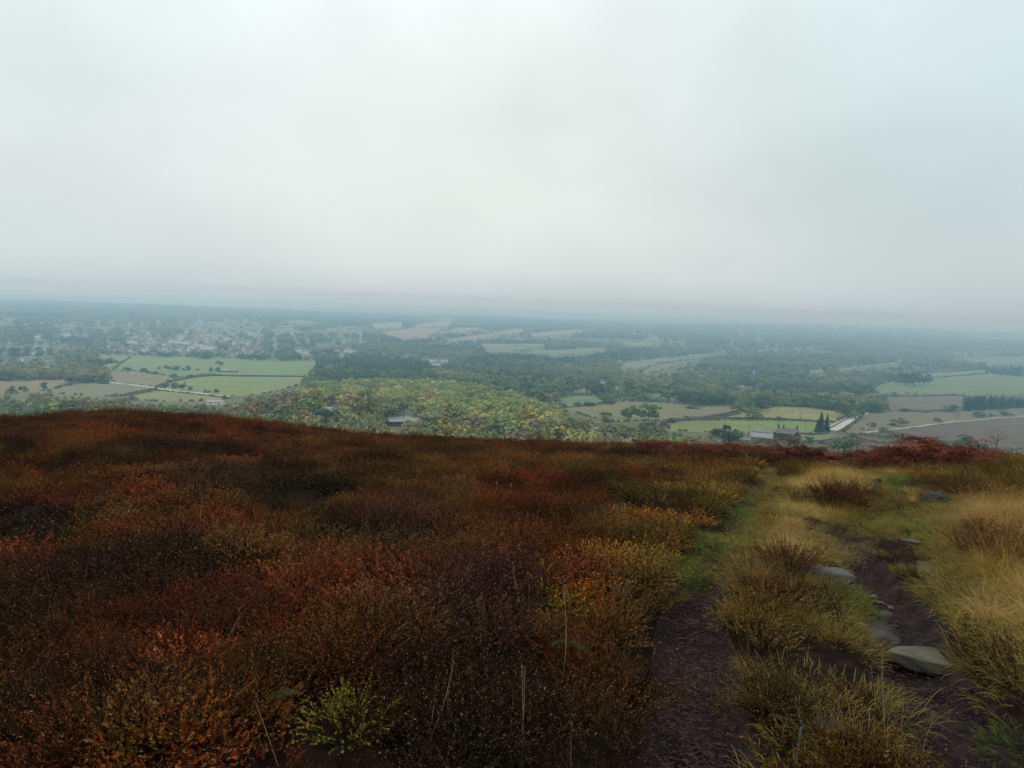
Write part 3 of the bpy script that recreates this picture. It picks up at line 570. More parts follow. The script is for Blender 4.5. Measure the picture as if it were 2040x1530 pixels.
# ------------------------------------------------------------------ hand placed trees: (x, y foot in photo px, width px, height px, colour, kind, label)
HT = [
 (254, 739, 18, 8, C_DK, 'bush', 'dark bush left of the row crossing the large green field'), (285, 743, 15, 10, C_DK, 'tree', 'dark round tree in the row along the foot of the large green field'),
 (297, 744, 9, 8, C_MID, 'bush', 'small bush right of the dark round tree above the tan field'), (310, 746, 11, 8, C_DK, 'bush', 'low dark bush at the upper edge of the tan field'),
 (317, 737, 6, 8, C_MID, 'tree', 'tiny lone tree in the middle of the large green field'), (334, 737, 14, 9, C_DK, 'tree', 'wide tree left of a near-twin in the green field'),
 (350, 738, 15, 9, C_DK, 'tree', 'wide tree right of its near-twin in the green field'), (366, 738, 8, 6, C_MID, 'bush', 'low bush between two trees on the green field line'),
 (376, 739, 10, 10, C_DK, 'tree', 'dark upright tree in the middle of the green field line'), (394, 738, 6, 6, C_MID, 'bush', 'small pale bush right of the dark upright field tree'),
 (421, 741, 8, 9, C_DK, 'tree', 'small tree left of the field barn'), (438, 729, 14, 11, C_MID, 'tree', 'round tree standing above the field barn'), (433, 741, 10, 10, C_DK, 'tree', 'dark tree touching the left end of the field barn'),
 (349, 752, 20, 8, C_DK, 'bush', 'broad low bush where the tan field meets the green one'), (378, 753, 13, 9, C_DK, 'bush', 'dark bush at the left end of the long field wall'),
 (338, 763, 11, 9, C_DK, 'bush', 'bush at the lower right corner of the tan field'), (330, 775, 14, 12, C_DK, 'tree', 'leftmost tree of the clump above the pale road'), (348, 775, 12, 12, C_DK, 'tree', 'middle tree of the clump above the pale road'),
 (363, 777, 14, 15, C_DK, 'tree', 'tallest tree above the pale road'), (379, 778, 11, 9, C_MID, 'bush', 'round bush right of the tallest roadside tree'), (413, 783, 13, 9, C_MID, 'bush', 'bush just above the pale road, left of a similar one'),
 (431, 784, 11, 10, C_MID, 'bush', 'bush just above the right half of the pale road'), (89, 776, 13, 13, C_DK, 'tree', 'dark tree on the lower edge of the far left tan field'), (46, 780, 15, 10, C_DK, 'bush', 'bush below the far left tan field'),
 (22, 786, 18, 15, C_MID, 'tree', 'tree at the far left below the tan field'), (121, 771, 6, 6, C_MID, 'bush', 'tiny bush right of the dark tree by the left tan field'), (229, 792, 10, 9, C_OLV, 'bush', 'olive bush under the faint lower wall'),
 (266, 795, 13, 10, C_OLV, 'bush', 'olive bush beside the lower green strip'), (326, 711, 27, 10, C_DK, 'tree', 'dark clump on the top edge of the large green field'), (293, 709, 12, 8, C_DK, 'tree', 'small dark tree left on the top edge of the green field'),
 (405, 715, 28, 12, C_DK, 'tree', 'widest dark clump on the top edge of the green field'), (480, 717, 16, 15, C_DK, 'tree', 'tall dark tree on the right part of the field top'), (500, 717, 22, 15, C_DK, 'tree', 'tall dark tree right of another at the field top'),
 (522, 718, 18, 12, C_DK, 'tree', 'dark tree ending the row at the field top'), (213, 730, 34, 16, C_DK, 'tree', 'dark rounded tree at the left corner of the green fields'), (190, 735, 40, 18, C_DK, 'tree', 'broad dark tree behind the left corner barn'),
 (195, 757, 40, 16, C_DK, 'tree', 'dark clump at the left end of the tan field'), (160, 763, 34, 14, C_DK, 'tree', 'dark clump above the left end of the pale road'), (205, 764, 26, 11, C_DK, 'bush', 'dark scrub at the very start of the pale road'),
 (1253, 836, 38, 31, C_MID, 'tree', 'left one of the big pair on the olive pasture'), (1291, 836, 38, 33, C_MID, 'tree', 'right one of the big pair on the olive pasture'), (1315, 816, 9, 9, C_MID, 'bush', 'small bush behind the big pair of trees'),
 (1207, 830, 29, 11, C_MID, 'bush', 'low wide bush left of the big pair of trees'), (1210, 845, 21, 14, C_DK, 'tree', 'dark tree by the lower left edge of the olive pasture'), (1336, 842, 20, 12, C_DK, 'bush', 'dark bush at the left end of the lower farm wall'),
 (1444, 888, 54, 44, C_DK, 'tree', 'large dark round tree left of the farm barn'), (1478, 886, 34, 20, C_GRY, 'sparse', 'thin grey tree in front of the farm barn'), (1508, 888, 36, 20, C_BRN, 'sparse', 'brown thin tree below the farm barn'),
 (1175, 809, 29, 12, C_DK, 'bush', 'dark bush on the lower edge of the green middle field'), (1150, 809, 20, 12, C_MID, 'bush', 'bush left of the dark one below the middle field'), (1124, 813, 9, 15, C_GRY, 'bare', 'bare upright tree right of the yellow wood'),
 (1284, 799, 40, 15, C_MID, 'tree', 'wide tree behind the olive pasture'), (1242, 800, 12, 9, C_OLV, 'bush', 'small bush left of the wide tree behind the pasture'), (1314, 800, 24, 11, C_MID, 'bush', 'bush right of the wide tree behind the pasture'),
 (1212, 805, 30, 12, C_DK, 'bush', 'low dark hedge bush at the pasture top left'), (1224, 796, 21, 19, C_MID, 'tree', 'tree at the right end of the middle green field'), (1252, 782, 26, 23, C_DK, 'tree', 'tall dark tree between the bright small fields'),
 (1198, 786, 30, 23, C_DK, 'tree', 'dark tree left of the brightest small field'), (1099, 785, 21, 15, C_MID, 'tree', 'round tree at the end of the thin tan strip'), (1331, 786, 27, 26, C_DK, 'tree', 'tall dark tree above the right middle field'),
 (1285, 787, 34, 22, C_MID, 'tree', 'broad tree above the middle of the right small field'), (1380, 814, 32, 9, C_MID, 'bush', 'long low bush on the upper right pasture edge'), (1365, 800, 30, 14, C_DK, 'tree', 'dark tree above the long low bush on the pasture'), (1386, 806, 18, 16, C_LIME, 'tree', 'pale lime tree at the corner of the dark copse'),
 (1469, 781, 18, 13, C_MID, 'tree', 'tree in front of the far tan field'), (1634, 862, 20, 36, C_CON, 'con', 'tall pointed conifer beside the farm track, left of a narrower one'), (1646, 861, 13, 32, C_CON, 'con', 'narrow conifer nearest the farm track'), (1628, 863, 14, 24, C_CON, 'con', 'short conifer at the left foot of the farm pair'),
 (1555, 837, 17, 9, C_DK, 'bush', 'dark bush on the wall behind the farmhouse'), (1542, 838, 10, 5, C_MID, 'bush', 'small bush left of the dark one behind the farmhouse'), (1739, 852, 12, 14, C_MID, 'bush', 'upright bush right of the farm track'), (1728, 848, 8, 7, C_OLV, 'bush', 'little bush closest to the track on its right'),
 (1759, 860, 17, 12, C_BRN, 'bush', 'brown bush just above the moor track'), (1790, 848, 27, 16, C_GRY, 'tree', 'grey tree on the rough pasture by the moor track'), (1777, 848, 15, 8, C_DK, 'bush', 'dark low bush left of the grey tree'), (1808, 844, 8, 8, C_MID, 'bush', 'small bush right of the grey tree'),
 (1804, 820, 18, 9, C_DK, 'bush', 'dark bush on the wall of the brown field'), (1897, 821, 30, 15, C_MID, 'bush', 'big bush left of the dark conifer plantation'), (1844, 822, 15, 7, C_MID, 'bush', 'bush in the middle of the brown field wall'), (1867, 840, 16, 8, C_MID, 'bush', 'bush on the right of the rough pasture'),
 (1950, 831, 23, 10, C_DK, 'bush', 'dark bush below the conifer plantation'), (1976, 830, 11, 9, C_MID, 'bush', 'small round bush below the conifer plantation'), (2001, 828, 24, 8, C_DK, 'bush', 'low dark bush at the right edge below the conifers'), (1907, 836, 11, 13, C_GRY, 'sparse', 'slender grey tree left of the low bushes'),
 (1782, 790, 11, 9, C_MID, 'tree', 'small tree at the left end of the upper field wall'), (1823, 789, 7, 6, C_MID, 'bush', 'tiny bush along the upper field wall'), (1897, 788, 8, 5, C_MID, 'bush', 'tiny bush near the right of the upper wall'), (1765, 789, 9, 6, C_DK, 'bush', 'bush where the copse meets the upper wall'),
 (1923, 737, 19, 17, C_OLV, 'tree', 'rounded tree in front of the far right grey-green field'), (1902, 738, 20, 13, C_OLV, 'tree', 'lower tree left of the rounded one in the far right field'), (1951, 736, 23, 13, C_MID, 'tree', 'tree closest to the dark wood at right'),
 (1803, 768, 30, 24, C_DK, 'tree', 'dark tree at the left of the clump on the right green field'), (1822, 769, 32, 28, C_DK, 'tree', 'tallest tree of the clump on the right green field'), (1840, 767, 24, 20, C_DK, 'tree', 'dark tree at the right of the clump on the green field'),
 (1930, 893, 42, 22, C_DK, 'tree', 'dark hazy tree beyond the right end of the bracken'), (1984, 897, 42, 42, C_BRN, 'sparse', 'thin brown birch near the right edge beyond the moor'), (1706, 899, 44, 38, C_BRN, 'sparse', 'thin pale brown birch in front of the farm track'), (1682, 897, 24, 28, C_OLV, 'sparse', 'thin olive birch left of the brown one'),
 (1582, 895, 46, 34, C_BRN, 'sparse', 'brown leafless birch in front of the farmhouse'), (1545, 893, 40, 24, C_BRN, 'sparse', 'low brown birch left of the farmhouse front'), (1612, 884, 18, 20, C_MID, 'bush', 'green bush below the farm garden'),
 (646, 856, 52, 40, C_DK, 'tree', 'large dark green tree just beyond the moor edge'), (655, 808, 48, 18, C_DK, 'tree', 'dark spreading tree behind the grey roof'), (630, 860, 22, 20, C_OLV, 'tree', 'small yellowish tree at the foot of the large dark one'),
 (706, 862, 32, 42, C_DK, 'tree', 'tall dark tree left of the bare brown birch'), (742, 864, 54, 42, C_BRN, 'sparse', 'bare brown birch left of the long workshop roofs'), (819, 867, 50, 30, C_OLV, 'tree', 'olive tree in front of the long workshop roofs'), (775, 868, 34, 22, C_BRN, 'sparse', 'low brown tree below the workshop'), (690, 850, 26, 44, C_OLV, 'tree', 'tall olive tree right of the large dark one'),
 (875, 872, 34, 32, C_ORG, 'tree', 'orange tree at the moor edge right of the workshop'), (905, 874, 44, 22, C_ORG, 'tree', 'low orange tree right of the first orange one'), (930, 872, 44, 26, C_GRY, 'tree', 'grey tree behind the low orange one'), (556, 854, 56, 22, C_OLV, 'tree', 'wide olive tree at the moor edge left of the dark one'), (498, 845, 48, 24, C_OLV, 'tree', 'olive tree near where the moor crest starts to fall'),
 (678, 797, 13, 19, C_YEL, 'tree', 'bright yellow tree standing above the tan strip'), (910, 790, 15, 14, C_YEL, 'tree', 'bright yellow tree high in the yellow wood'), (795, 822, 34, 20, C_DK, 'tree', 'dark tree right behind the tall mast'), (850, 815, 30, 22, C_MID, 'tree', 'green tree behind the right workshop roof'),
 (1115, 882, 44, 34, C_BRN, 'tree', 'rounded brown tree at the moor edge centre'), (1150, 884, 30, 24, C_OLV, 'tree', 'olive tree right of the rounded brown one'), (1250, 886, 52, 40, C_OLV, 'tree', 'tall olive tree below the big pair'), (1300, 887, 50, 38, C_GRY, 'tree', 'grey tree right of the tall olive one'), (1215, 880, 36, 30, C_MID, 'tree', 'green tree left of the tall olive one'),
 (1065, 880, 46, 26, C_BRN, 'sparse', 'low brown thicket birch at the moor edge centre'), (1000, 878, 46, 30, C_OLV, 'tree', 'olive tree at the moor edge below the yellow wood'), (1345, 888, 40, 22, C_BRN, 'sparse', 'low brown birch left of the farm pasture foot'), (1395, 890, 38, 16, C_GRY, 'sparse', 'pale grey scrub birch below the farm pasture'),
]
hp = pix2ground([t[0] for t in HT], [t[1] for t in HT], rmin=215)
HTREES = []
for i, (t, p) in enumerate(zip(HT, hp)):
    dist = float(np.linalg.norm(p)); w = t[2]*dist/FPX; h = t[3]*dist/FPX*1.05
    HTREES.append((p, w)); place_tree(p, w, h, t[4], t[5], t[6], seed=i)

# ------------------------------------------------------------------ buildings
BLD = []                                        # pixel boxes kept clear of wood trees
def at(px, py, rmin=215): p = pix2ground([px], [py], rmin=rmin)[0]; return Vector(p), float(np.linalg.norm(p))
def gable_block(mb_wall, mb_roof, L, W, H, RH, x0=0, y0=0, over=.35, z0=-1.5):
    """walls L (x) by W (y), ridge along x, corner at x0, y0"""
    mb_wall.prism([(y0, z0), (y0+W, z0), (y0+W, H), (y0+W/2, H+RH), (y0, H)], x0, x0+L, axis='x')
    t = .22; s = RH/(W/2)
    for sg in (0, 1):
        ya = y0-over if sg == 0 else y0+W+over; za = H-over*s+.04; yr = y0+W/2
        mb_roof.prism([(ya, za), (yr, H+RH+.04), (yr, H+RH+.04+t), (ya, za+t)] if sg == 0 else [(yr, H+RH+.04), (ya, za), (ya, za+t), (yr, H+RH+.04+t)], x0-over, x0+L+over, axis='x')
def windows(root, specs, name='window'):
    for (x, y, z, w, h, ax) in specs:
        b = MB(); t = .06
        if ax == 'x': b.box(x-w/2, x+w/2, y-t, y+.01, z, z+h)
        else: b.box(x-t, x+.01, y-w/2, y+w/2, z, z+h)
        f = MB()
        if ax == 'x': f.box(x-w/2-.12, x+w/2+.12, y-t-.05, y+.0, z-.18, z-.003)
        else: f.box(x-t-.05, x, y-w/2-.12, y+w/2+.12, z-.18, z-.003)
        o = b.build(name, M_GLASS, root); f.build('sill', M_RENDER, o)
def chimney(root, x, y, z, h=1.6, pots=2):
    b = MB(); b.box(x-.45, x+.45, y-.35, y+.35, z-1.5, z+h); b.box(x-.52, x+.52, y-.42, y+.42, z+h, z+h+.15)
    o = b.build('chimney', M_GABLE, root); 
    for k in range(pots): c = MB(); c.tube([(x-.25+.5*k/(max(1, pots-1)), y, z+h+.15), (x-.25+.5*k/(max(1, pots-1)), y, z+h+.6)], .13, 8); c.build('chimney_pot', M_RTILE, o)
# farmhouse
p, d = at(1561, 877); u = d/FPX
fh = empty('farmhouse', p, R(-14)); tag(fh, 'stone farmhouse with grey slate roof, gabled front wings and chimneys', 'farmhouse')
w_ = MB(); r_ = MB(); gable_block(w_, r_, 11.5, 6.4, 4.2, 2.6, -3.5, 0); w_.build('wall', M_GABLE, fh); rf = r_.build('roof', M_SLATE, fh)
w_ = MB(); r_ = MB()
w_.prism([(4.6, -2), (9.2, -2), (9.2, 3.9), (6.9, 6.4), (4.6, 3.9)], -3.2, 3.1); w_.build('front_wing', M_GABLE, fh)
for sg in (-1, 1): r_.prism([(6.9, 6.45), (6.9+sg*2.7, 3.5), (6.9+sg*2.7, 3.72), (6.9, 6.68)], -3.5, 3.2)
r_.build('wing_roof', M_SLATE, fh)
windows(fh, [(-2, 0, .9, 1.0, 1.3, 'x'), (.8, 0, .9, 1.0, 1.3, 'x'), (3.2, 0, .9, 1.0, 1.3, 'x'), (-2, 0, 2.9, .9, 1.0, 'x'), (.8, 0, 2.9, .9, 1.0, 'x'), (6.0, -3.2, .8, .9, 1.2, 'x'), (7.9, -3.2, .8, .9, 1.2, 'x'), (6.9, -3.2, 3.0, .8, 1.1, 'x')])
b = MB(); b.box(1.6, 2.5, -.07, .01, -.4, 1.7); b.build('door', M_WOODP, fh)
chimney(fh, -.2, 3.2, 6.8); chimney(fh, 7.4, 3.2, 6.8); chimney(fh, -3.0, 3.2, 6.6, 1.9)
# cottage wing with gable towards the viewer
p, d = at(1541, 880)
ob = empty('stone_outbuilding', p, R(24)); tag(ob, 'dark stone outbuilding with a gable facing the moor, between barn and farmhouse', 'outbuilding')
w_ = MB(); w_.prism([(-3.4, -2), (3.4, -2), (3.4, 3.4), (0, 6.0), (-3.4, 3.4)], 0, 8); w_.build('wall', M_GABLE, ob)
r_ = MB()
for sg in (-1, 1): r_.prism([(0, 6.05), (sg*3.9, 3.06), (sg*3.9, 3.28), (0, 6.28)], -.3, 8.3)
r_.build('roof', M_SLATE, ob); windows(ob, [(-1.4, 0, .8, .8, 1.0, 'x'), (1.3, 0, .8, .8, 1.0, 'x')]); b = MB(); b.box(-.1, .8, -.07, .01, 2.6, 3.8); b.build('loft_door', M_WOODP, ob)
# barn
p, d = at(1495, 880)
bn = empty('barn', p, R(-20)); tag(bn, 'long farm barn with a two-step pale sheet roof', 'barn')
w_ = MB(); w_.prism([(0, -2), (7.5, -2), (7.5, 4.0), (5.4, 6.1), (3.2, 5.0), (0, 3.0)], 0, 11.5, axis='x'); w_.build('wall', M_RENDER, bn)
r_ = MB(); r_.prism([(-.4, 2.85), (3.1, 4.95), (3.1, 5.15), (-.4, 3.05)], -.3, 11.8, axis='x'); r_.build('lower_roof', M_SHEET, bn)
r_ = MB(); r_.prism([(3.3, 5.35), (5.4, 6.35), (5.4, 6.55), (3.3, 5.55)], -.3, 11.8, axis='x'); r_.prism([(5.4, 6.35), (7.9, 3.85), (7.9, 4.05), (5.4, 6.55)], -.3, 11.8, axis='x'); r_.build('upper_roof', M_SHEET2, bn)
b = MB(); b.box(4.2, 7.0, -.07, .01, -1, 2.1); b.build('door', M_WOODP, bn)
p, d = at(1481, 884)
sh = empty('lean_to_shed', p, R(-20)); tag(sh, 'low shed with grey roof left of the barn, half hidden by scrub', 'shed')
w_ = MB(); w_.prism([(0, -2), (3.4, -2), (3.4, 2.6), (0, 2.0)], -2.5, 3.2, axis='x'); w_.build('wall', M_RENDER, sh); r_ = MB(); r_.prism([(-.3, 2.0), (3.7, 2.7), (3.7, 2.88), (-.3, 2.18)], -2.8, 3.5, axis='x'); r_.build('roof', M_SHEET2, sh)
BLD += [(1484, 838, 1600, 880), (1470, 855, 1500, 884)]
# workshops in the wood
def shed_row(px, py, rz, L, W, H, n, label, roofm, mono=False):
    p, d = at(px, py); s = empty('workshop', p, R(rz)); tag(s, label, 'workshop')
    for k in range(n):
        w_ = MB(); r_ = MB(); gable_block(w_, r_, L, W, H, W*.22, -L/2, k*W*1.002, .2); w_.build('wall', M_GABLE, s); r_.build('roof', roofm, s)
    windows(s, [(-L/2+L*(i+.5)/6, 0, H*.45, L*.08, 1.1, 'x') for i in range(6)]); return s
shed_row(798, 849, 14, 13, 4.6, 2.4, 3, 'long workshop with three parallel pale roofs among trees', M_SHEET)
shed_row(829, 850, 16, 8, 6, 3.0, 1, 'small pale roofed workshop right of the tall mast', M_SHEET)
shed_row(660, 830, -8, 17, 9, 3.2, 1, 'low workshop with broad grey roof left in the near wood', M_SHEET2)
BLD += [(762, 818, 836, 850), (632, 806, 678, 828)]
p, d = at(804, 848); b = MB(); b.tube([(0, 0, -1), (0, 0, 12.5)], [.28, .2], 8); mast = b.build('mast', M_WOODP, None, p); tag(mast, 'tall dark mast rising in front of the workshop roofs', 'mast')
b = MB(); b.box(-.9, .9, -.12, .12, 11.3, 11.5); b.box(.7, .9, -.1, .1, 11.5, 12.1); b.build('crossarm', M_METAL, mast)
# field barn, left corner barn, church-like white building and far roofs
def simple_house(px, py, L, W, H, RH, rz, wall, roof, name, label, cat, rmin=300, chim=True, group=None):
    p, d = at(px, py, rmin); s = empty(name, p, R(rz)); tag(s, label, cat, group); w_ = MB(); r_ = MB(); gable_block(w_, r_, L, W, H, RH, -L/2, -W/2, .35)
    w_.build('wall', wall, s); r_.build('roof', roof, s); windows(s, [(-L*.28, -W/2, H*.35, L*.1, H*.3, 'x'), (L*.28, -W/2, H*.35, L*.1, H*.3, 'x')])
    if chim: b = MB(); b.box(L*.3, L*.3+.9, -.4, .4, H, H+RH+1.4); b.build('chimney', M_GABLE, s)
    BLD.append((px-L*.6*FPX/d, py-(H+RH)*1.1*FPX/d, px+L*.6*FPX/d, py)); return s
simple_house(447, 741, 17, 7, 2.6, 2.0, 4, M_RENDER, M_SHEET, 'barn', 'field barn with pale wall standing in the large green field', 'barn', chim=False)
simple_house(466, 741, 10, 6, 2.0, 1.6, -8, M_RENDER, M_SHEET2, 'barn', 'small shed right of the field barn', 'shed', chim=False)
simple_house(200, 731, 30, 8, 2.6, 1.6, 3, M_WHITE, M_SHEET, 'barn', 'long low pale barn at the left corner of the green fields', 'barn', chim=False)
simple_house(430, 806, 12, 6, 2.2, 1.2, 3, M_WHITE, M_SHEET, 'barn', 'low white roofed shed above the olive scrub at left', 'shed', chim=False)
simple_house(1795, 722, 26, 12, 9, 3.5, 8, M_CREAM, M_GTILE, 'hall', 'big pale block of a house among trees on the right', 'large house', rmin=600)
simple_house(1704, 731, 9, 7, 4, 2, -6, M_CREAM, M_GTILE, 'cottage', 'small house at the end of the far right field strip', 'house', rmin=600)
simple_house(1788, 757, 6, 5, 3, 1.6, 4, M_WHITE, M_GTILE, 'cottage', 'tiny white cottage touching the dark clump on the right', 'house', rmin=600)
simple_house(1277, 714, 12, 8, 5, 2.5, 5, M_CREAM, M_GTILE, 'cottage', 'pale house at the upper edge of the bright sloping field', 'house', rmin=600)
for i, (x, y) in enumerate([(885, 720), (861, 722), (872, 727), (719, 674), (1340, 748), (1395, 750), (1198, 765), (1527, 690), (1550, 688), (1500, 745), (656, 737), (610, 706), (680, 708)]):
    simple_house(x, y, 16+4*(i % 3), 9, 4, 2.4, -12+7*(i % 4), M_WHITE, M_SHEET if i % 2 else M_GTILE, 'cottage', ['white house with grey roof deep in the middle wood', 'smaller pale shed left in the middle wood', 'long low shed just below the others in the middle wood',
      'white house below the pinkish fields', 'long pale roof above the right small field', 'pale roof right of the long one above the small field', 'bright roof left of the tall dark tree', 'white house in the dark far wood, left of two', 'white house in the dark far wood, right of two',
      'pale house by the far tan field', 'pale roof inside the dark hilltop copse', 'white house behind the top right of the green field', 'pale house beyond the dark hilltop copse'][i], 'house', rmin=600, chim=False)

# ------------------------------------------------------------------ utility poles
poles = [(1550, 818, 12, 'leftmost pole on the yellow-green pasture'), (1579, 824, 9, 'thick dark pole on the crest of the yellow-green pasture'), (1594, 834, 13, 'pole right of the thick one on the yellow-green pasture'),
         (1604, 854, 14, 'pole right of the farmhouse'), (1552, 858, 18, 'dark pole rising left of the farmhouse chimney'), (1549, 858, 14, 'shorter dark pole touching the farmhouse pole'), (1704, 835, 14, 'pole standing on the farm track'), (1491, 874, 26, 'tall pole at the left end of the barn'), (1500, 810, 13, 'thin pale pole in front of the dark copse')]
for px, py, h, lb in poles:
    p, d = at(px, py); H = h*d/FPX; b = MB(); b.tube([(0, 0, -.8), (0, 0, H)], [.17, .12], 6); o = b.build('utility_pole', M_WOODP, None, p); tag(o, 'wooden utility '+lb, 'utility pole', 'utility poles about the farm')
    b = MB(); b.box(-.75, .75, -.06, .06, H-.7, H-.55); b.build('crossarm', M_WOODP, o)

# ------------------------------------------------------------------ dry stone walls and hedges
def wall(pts, h, t, name, label, cat, m, rmin=150, rough=.18):
    g = pix2ground([p[0] for p in pts], [p[1] for p in pts], rmin=rmin); P = [g[0, :2]]
    for a, b in zip(g[:-1, :2], g[1:, :2]):
        n = max(1, int(np.linalg.norm(b-a)/2.5)); P += [a+(b-a)*i/n for i in range(1, n+1)]
    P = np.array(P); rg = np.random.default_rng(len(P)); P[1:-1] += rg.normal(0, .12, P[1:-1].shape); T = np.gradient(P, axis=0); T /= np.linalg.norm(T, axis=1)[:, None]+1e-9; N = np.stack([-T[:, 1], T[:, 0]], -1)
    n = len(P); z = height(P[:, 0], P[:, 1]); top = z+h*(1+rg.normal(0, rough, n)*.6)
    V = np.concatenate([np.column_stack([P-N*t/2, z-.6]), np.column_stack([P-N*t*.4, top]), np.column_stack([P+N*t*.4, top]), np.column_stack([P+N*t/2, z-.6])])
    f = [[k*n+i, k*n+i+1, (k+1)*n+i+1, (k+1)*n+i] for k in range(3) for i in range(n-1)]+[[0, n, 2*n, 3*n], [n-1, 2*n-1+0, 3*n-1, 4*n-1]]
    o = link(name, mesh_np(name, V, np.array(f), m)); tag(o, label, cat); return o
W_ = 'dry_stone_wall'
wall([(376, 754), (400, 750), (430, 749), (520, 750), (607, 751)], 2.2, 1.2, W_, 'long dark wall across the middle of the large green fields', 'wall', M_STONEWALL)
wall([(313, 771), (339, 762), (370, 755), (400, 748), (430, 747)], 2.4, 1.2, W_, 'dark wall rising from the pale road past the tan field', 'wall', M_STONEWALL)
wall([(240, 790), (268, 783), (313, 775)], 2.0, 1.0, W_, 'faint wall running down left from the pale road', 'wall', M_STONEWALL)
wall([(1326, 842), (1370, 838), (1413, 831), (1460, 822), (1520, 812), (1535, 810)], 1.8, 1.4, W_, 'slanting dark wall rising to the crest left of the farm pasture', 'wall', M_STONEWALL)
wall([(1349, 838), (1440, 834), (1500, 834), (1563, 837), (1663, 842)], 1.7, 1.2, W_, 'long dark wall behind the farm buildings', 'wall', M_STONEWALL)
wall([(1844, 754), (1900, 749), (1966, 744)], 2.0, 1.2, W_, 'dark wall above the right green field', 'wall', M_STONEWALL)
wall([(1765, 790), (1840, 789), (1920, 788)], 1.8, 1.2, W_, 'wall along the top of the brown field', 'wall', M_STONEWALL)
wall([(1790, 820), (1850, 820), (1918, 818)], 1.6, 1.2, W_, 'wall along the foot of the brown field', 'wall', M_STONEWALL)
wall([(1844, 744), (1963, 736)], 1.8, 1.0, W_, 'highest wall among the far right fields', 'wall', M_STONEWALL)
wall([(1087, 793), (1130, 789), (1178, 787)], 1.6, 1.0, W_, 'wall above the green middle field', 'wall', M_STONEWALL)
wall([(1652, 855), (1675, 842), (1698, 830), (1718, 820)], 1.3, .9, W_, 'wall on the left side of the farm track', 'wall', M_STONEWALL)
wall([(1668, 862), (1690, 848), (1712, 835), (1724, 824)], 1.2, .8, W_, 'wall on the right side of the farm track', 'wall', M_STONEWALL)
wall([(1594, 865), (1620, 867), (1650, 864)], 1.2, .8, W_, 'garden wall between farmhouse and conifers', 'wall', M_STONEWALL)
wall([(1319, 714), (1400, 709), (1446, 701)], 2.0, 1.5, W_, 'thin wall inside the far bright sloping field', 'wall', M_STONEWALL, rmin=600)
wall([(1595, 881), (1630, 880), (1668, 874)], 1.0, .8, W_, 'low wall below the farm lawn', 'wall', M_STONEWALL)

# ------------------------------------------------------------------ town houses far left, each a thing
def far_house_mesh(L, W, H, RH, wall_m, roof_m):
    w_ = MB(); gable_block(w_, w_, L, W, H, RH, -L/2, -W/2, .3); half = [0]*len(w_.f)
    me = w_.mesh('house', [wall_m, roof_m]); mi = [0]*7+[1]*12; me.polygons.foreach_set('material_index', mi[:len(me.polygons)]); return me
FH = [(far_house_mesh(10, 8, 5, 3, M_WHITE, M_GTILE), 'white', 'grey'), (far_house_mesh(18, 8, 5, 3, M_BRICK, M_RTILE), 'brick', 'red-brown'), (far_house_mesh(12, 8, 5, 3, M_CREAM, M_RTILE), 'cream', 'red-brown'),
      (far_house_mesh(26, 12, 5, 2, M_WHITE, M_SHEET), 'large', 'pale'), (far_house_mesh(11, 8, 5, 3.2, M_CREAM, M_GTILE), 'cream', 'grey')]
REG = [((215, 520, 676, 703), 95, 'just beyond the green field'), ((385, 525, 642, 674), 60, 'in the far part of the town'), ((0, 120, 672, 735), 26, 'among trees at the left edge'),
       ((120, 385, 645, 676), 26, 'in the wooded far suburb'), ((525, 720, 655, 712), 26, 'among trees right of the town'), ((1230, 1560, 652, 700), 10, 'in the far hazy wood at right'), ((1640, 1960, 655, 690), 9, 'in the dark right wood')]
HL = {}
for (x0, x1, y0, y1), n, where in REG:
    pxs = rng.uniform(x0, x1, n); pys = rng.uniform(y0, y1, n)
    if n > 50: pys = y0+(y1-y0)*(np.round(rng.uniform(0, 7, n))/7)+rng.normal(0, .7, n)+(pxs-x0)*.01   # streets run in rows
    g = pix2ground(pxs, pys, rmin=600)
    for i in range(n):
        me, cw, cr = FH[int(rng.choice(5, p=[.42, .10, .22, .06, .20]))]; o = link('house', me, None, tuple(g[i])); o.rotation_euler = (0, 0, R(float(rng.normal(0, 25)))); s = float(rng.uniform(.7, 1.15)); o.scale = (s, s, s)
        lb = '%s house with %s roof %s' % (cw, cr, where)
        if n > 50: lb = '%s house, %s roof, %s row of the %s town, %s part' % (cw, cr, ['back', 'middle', 'front'][min(2, int((pys[i]-y0)/(y1-y0)*3))], 'near' if y0 > 670 else 'far', ['left', 'middle', 'right'][min(2, int((pxs[i]-x0)/(x1-x0)*3))])
        tag(o, lb, 'house', '%s houses %s' % (cw, where)); HL.setdefault(lb, []).append((pxs[i], o))
        px, py = pxs[i], pys[i]; BLD.append((px-5, py-7, px+5, py+1))

ordinals(HL)
# ------------------------------------------------------------------ woods
occ = np.zeros((1700, 2400), bool)              # occupancy in photo px, offset 180 in x
for x0, y0, x1, y1 in BLD: occ[int(max(0, y0)):int(y1)+1, int(max(0, x0+180)):int(x1)+181] = True
fieldmask = np.zeros((1700, 2400), bool); yy, xx = np.mgrid[600:960, 0:2400]
for poly, c in FIELDS: fieldmask[600:960] |= pip(poly, xx-180.0, yy+0.0)
for poly, wd in ROADS:
    for (ax, ay), (bx, by) in zip(poly[:-1], poly[1:]):
        for t in np.linspace(0, 1, 80):
            X = int(ax+(bx-ax)*t)+180; Y = int(ay+(by-ay)*t)
            if 0 < X < 2395: fieldmask[Y-3:Y+4, X-3:X+4] = True
moormask = np.zeros((1700, 2400), bool); moormask[600:960] = pip(MOOR_POLY, xx-180.0, yy+0.0)
Z_YEL = [(610, 760), (860, 756), (960, 768), (1050, 790), (1110, 812), (1180, 832), (1160, 842), (1080, 846), (960, 838), (860, 822), (850, 810), (700, 800), (600, 790)]
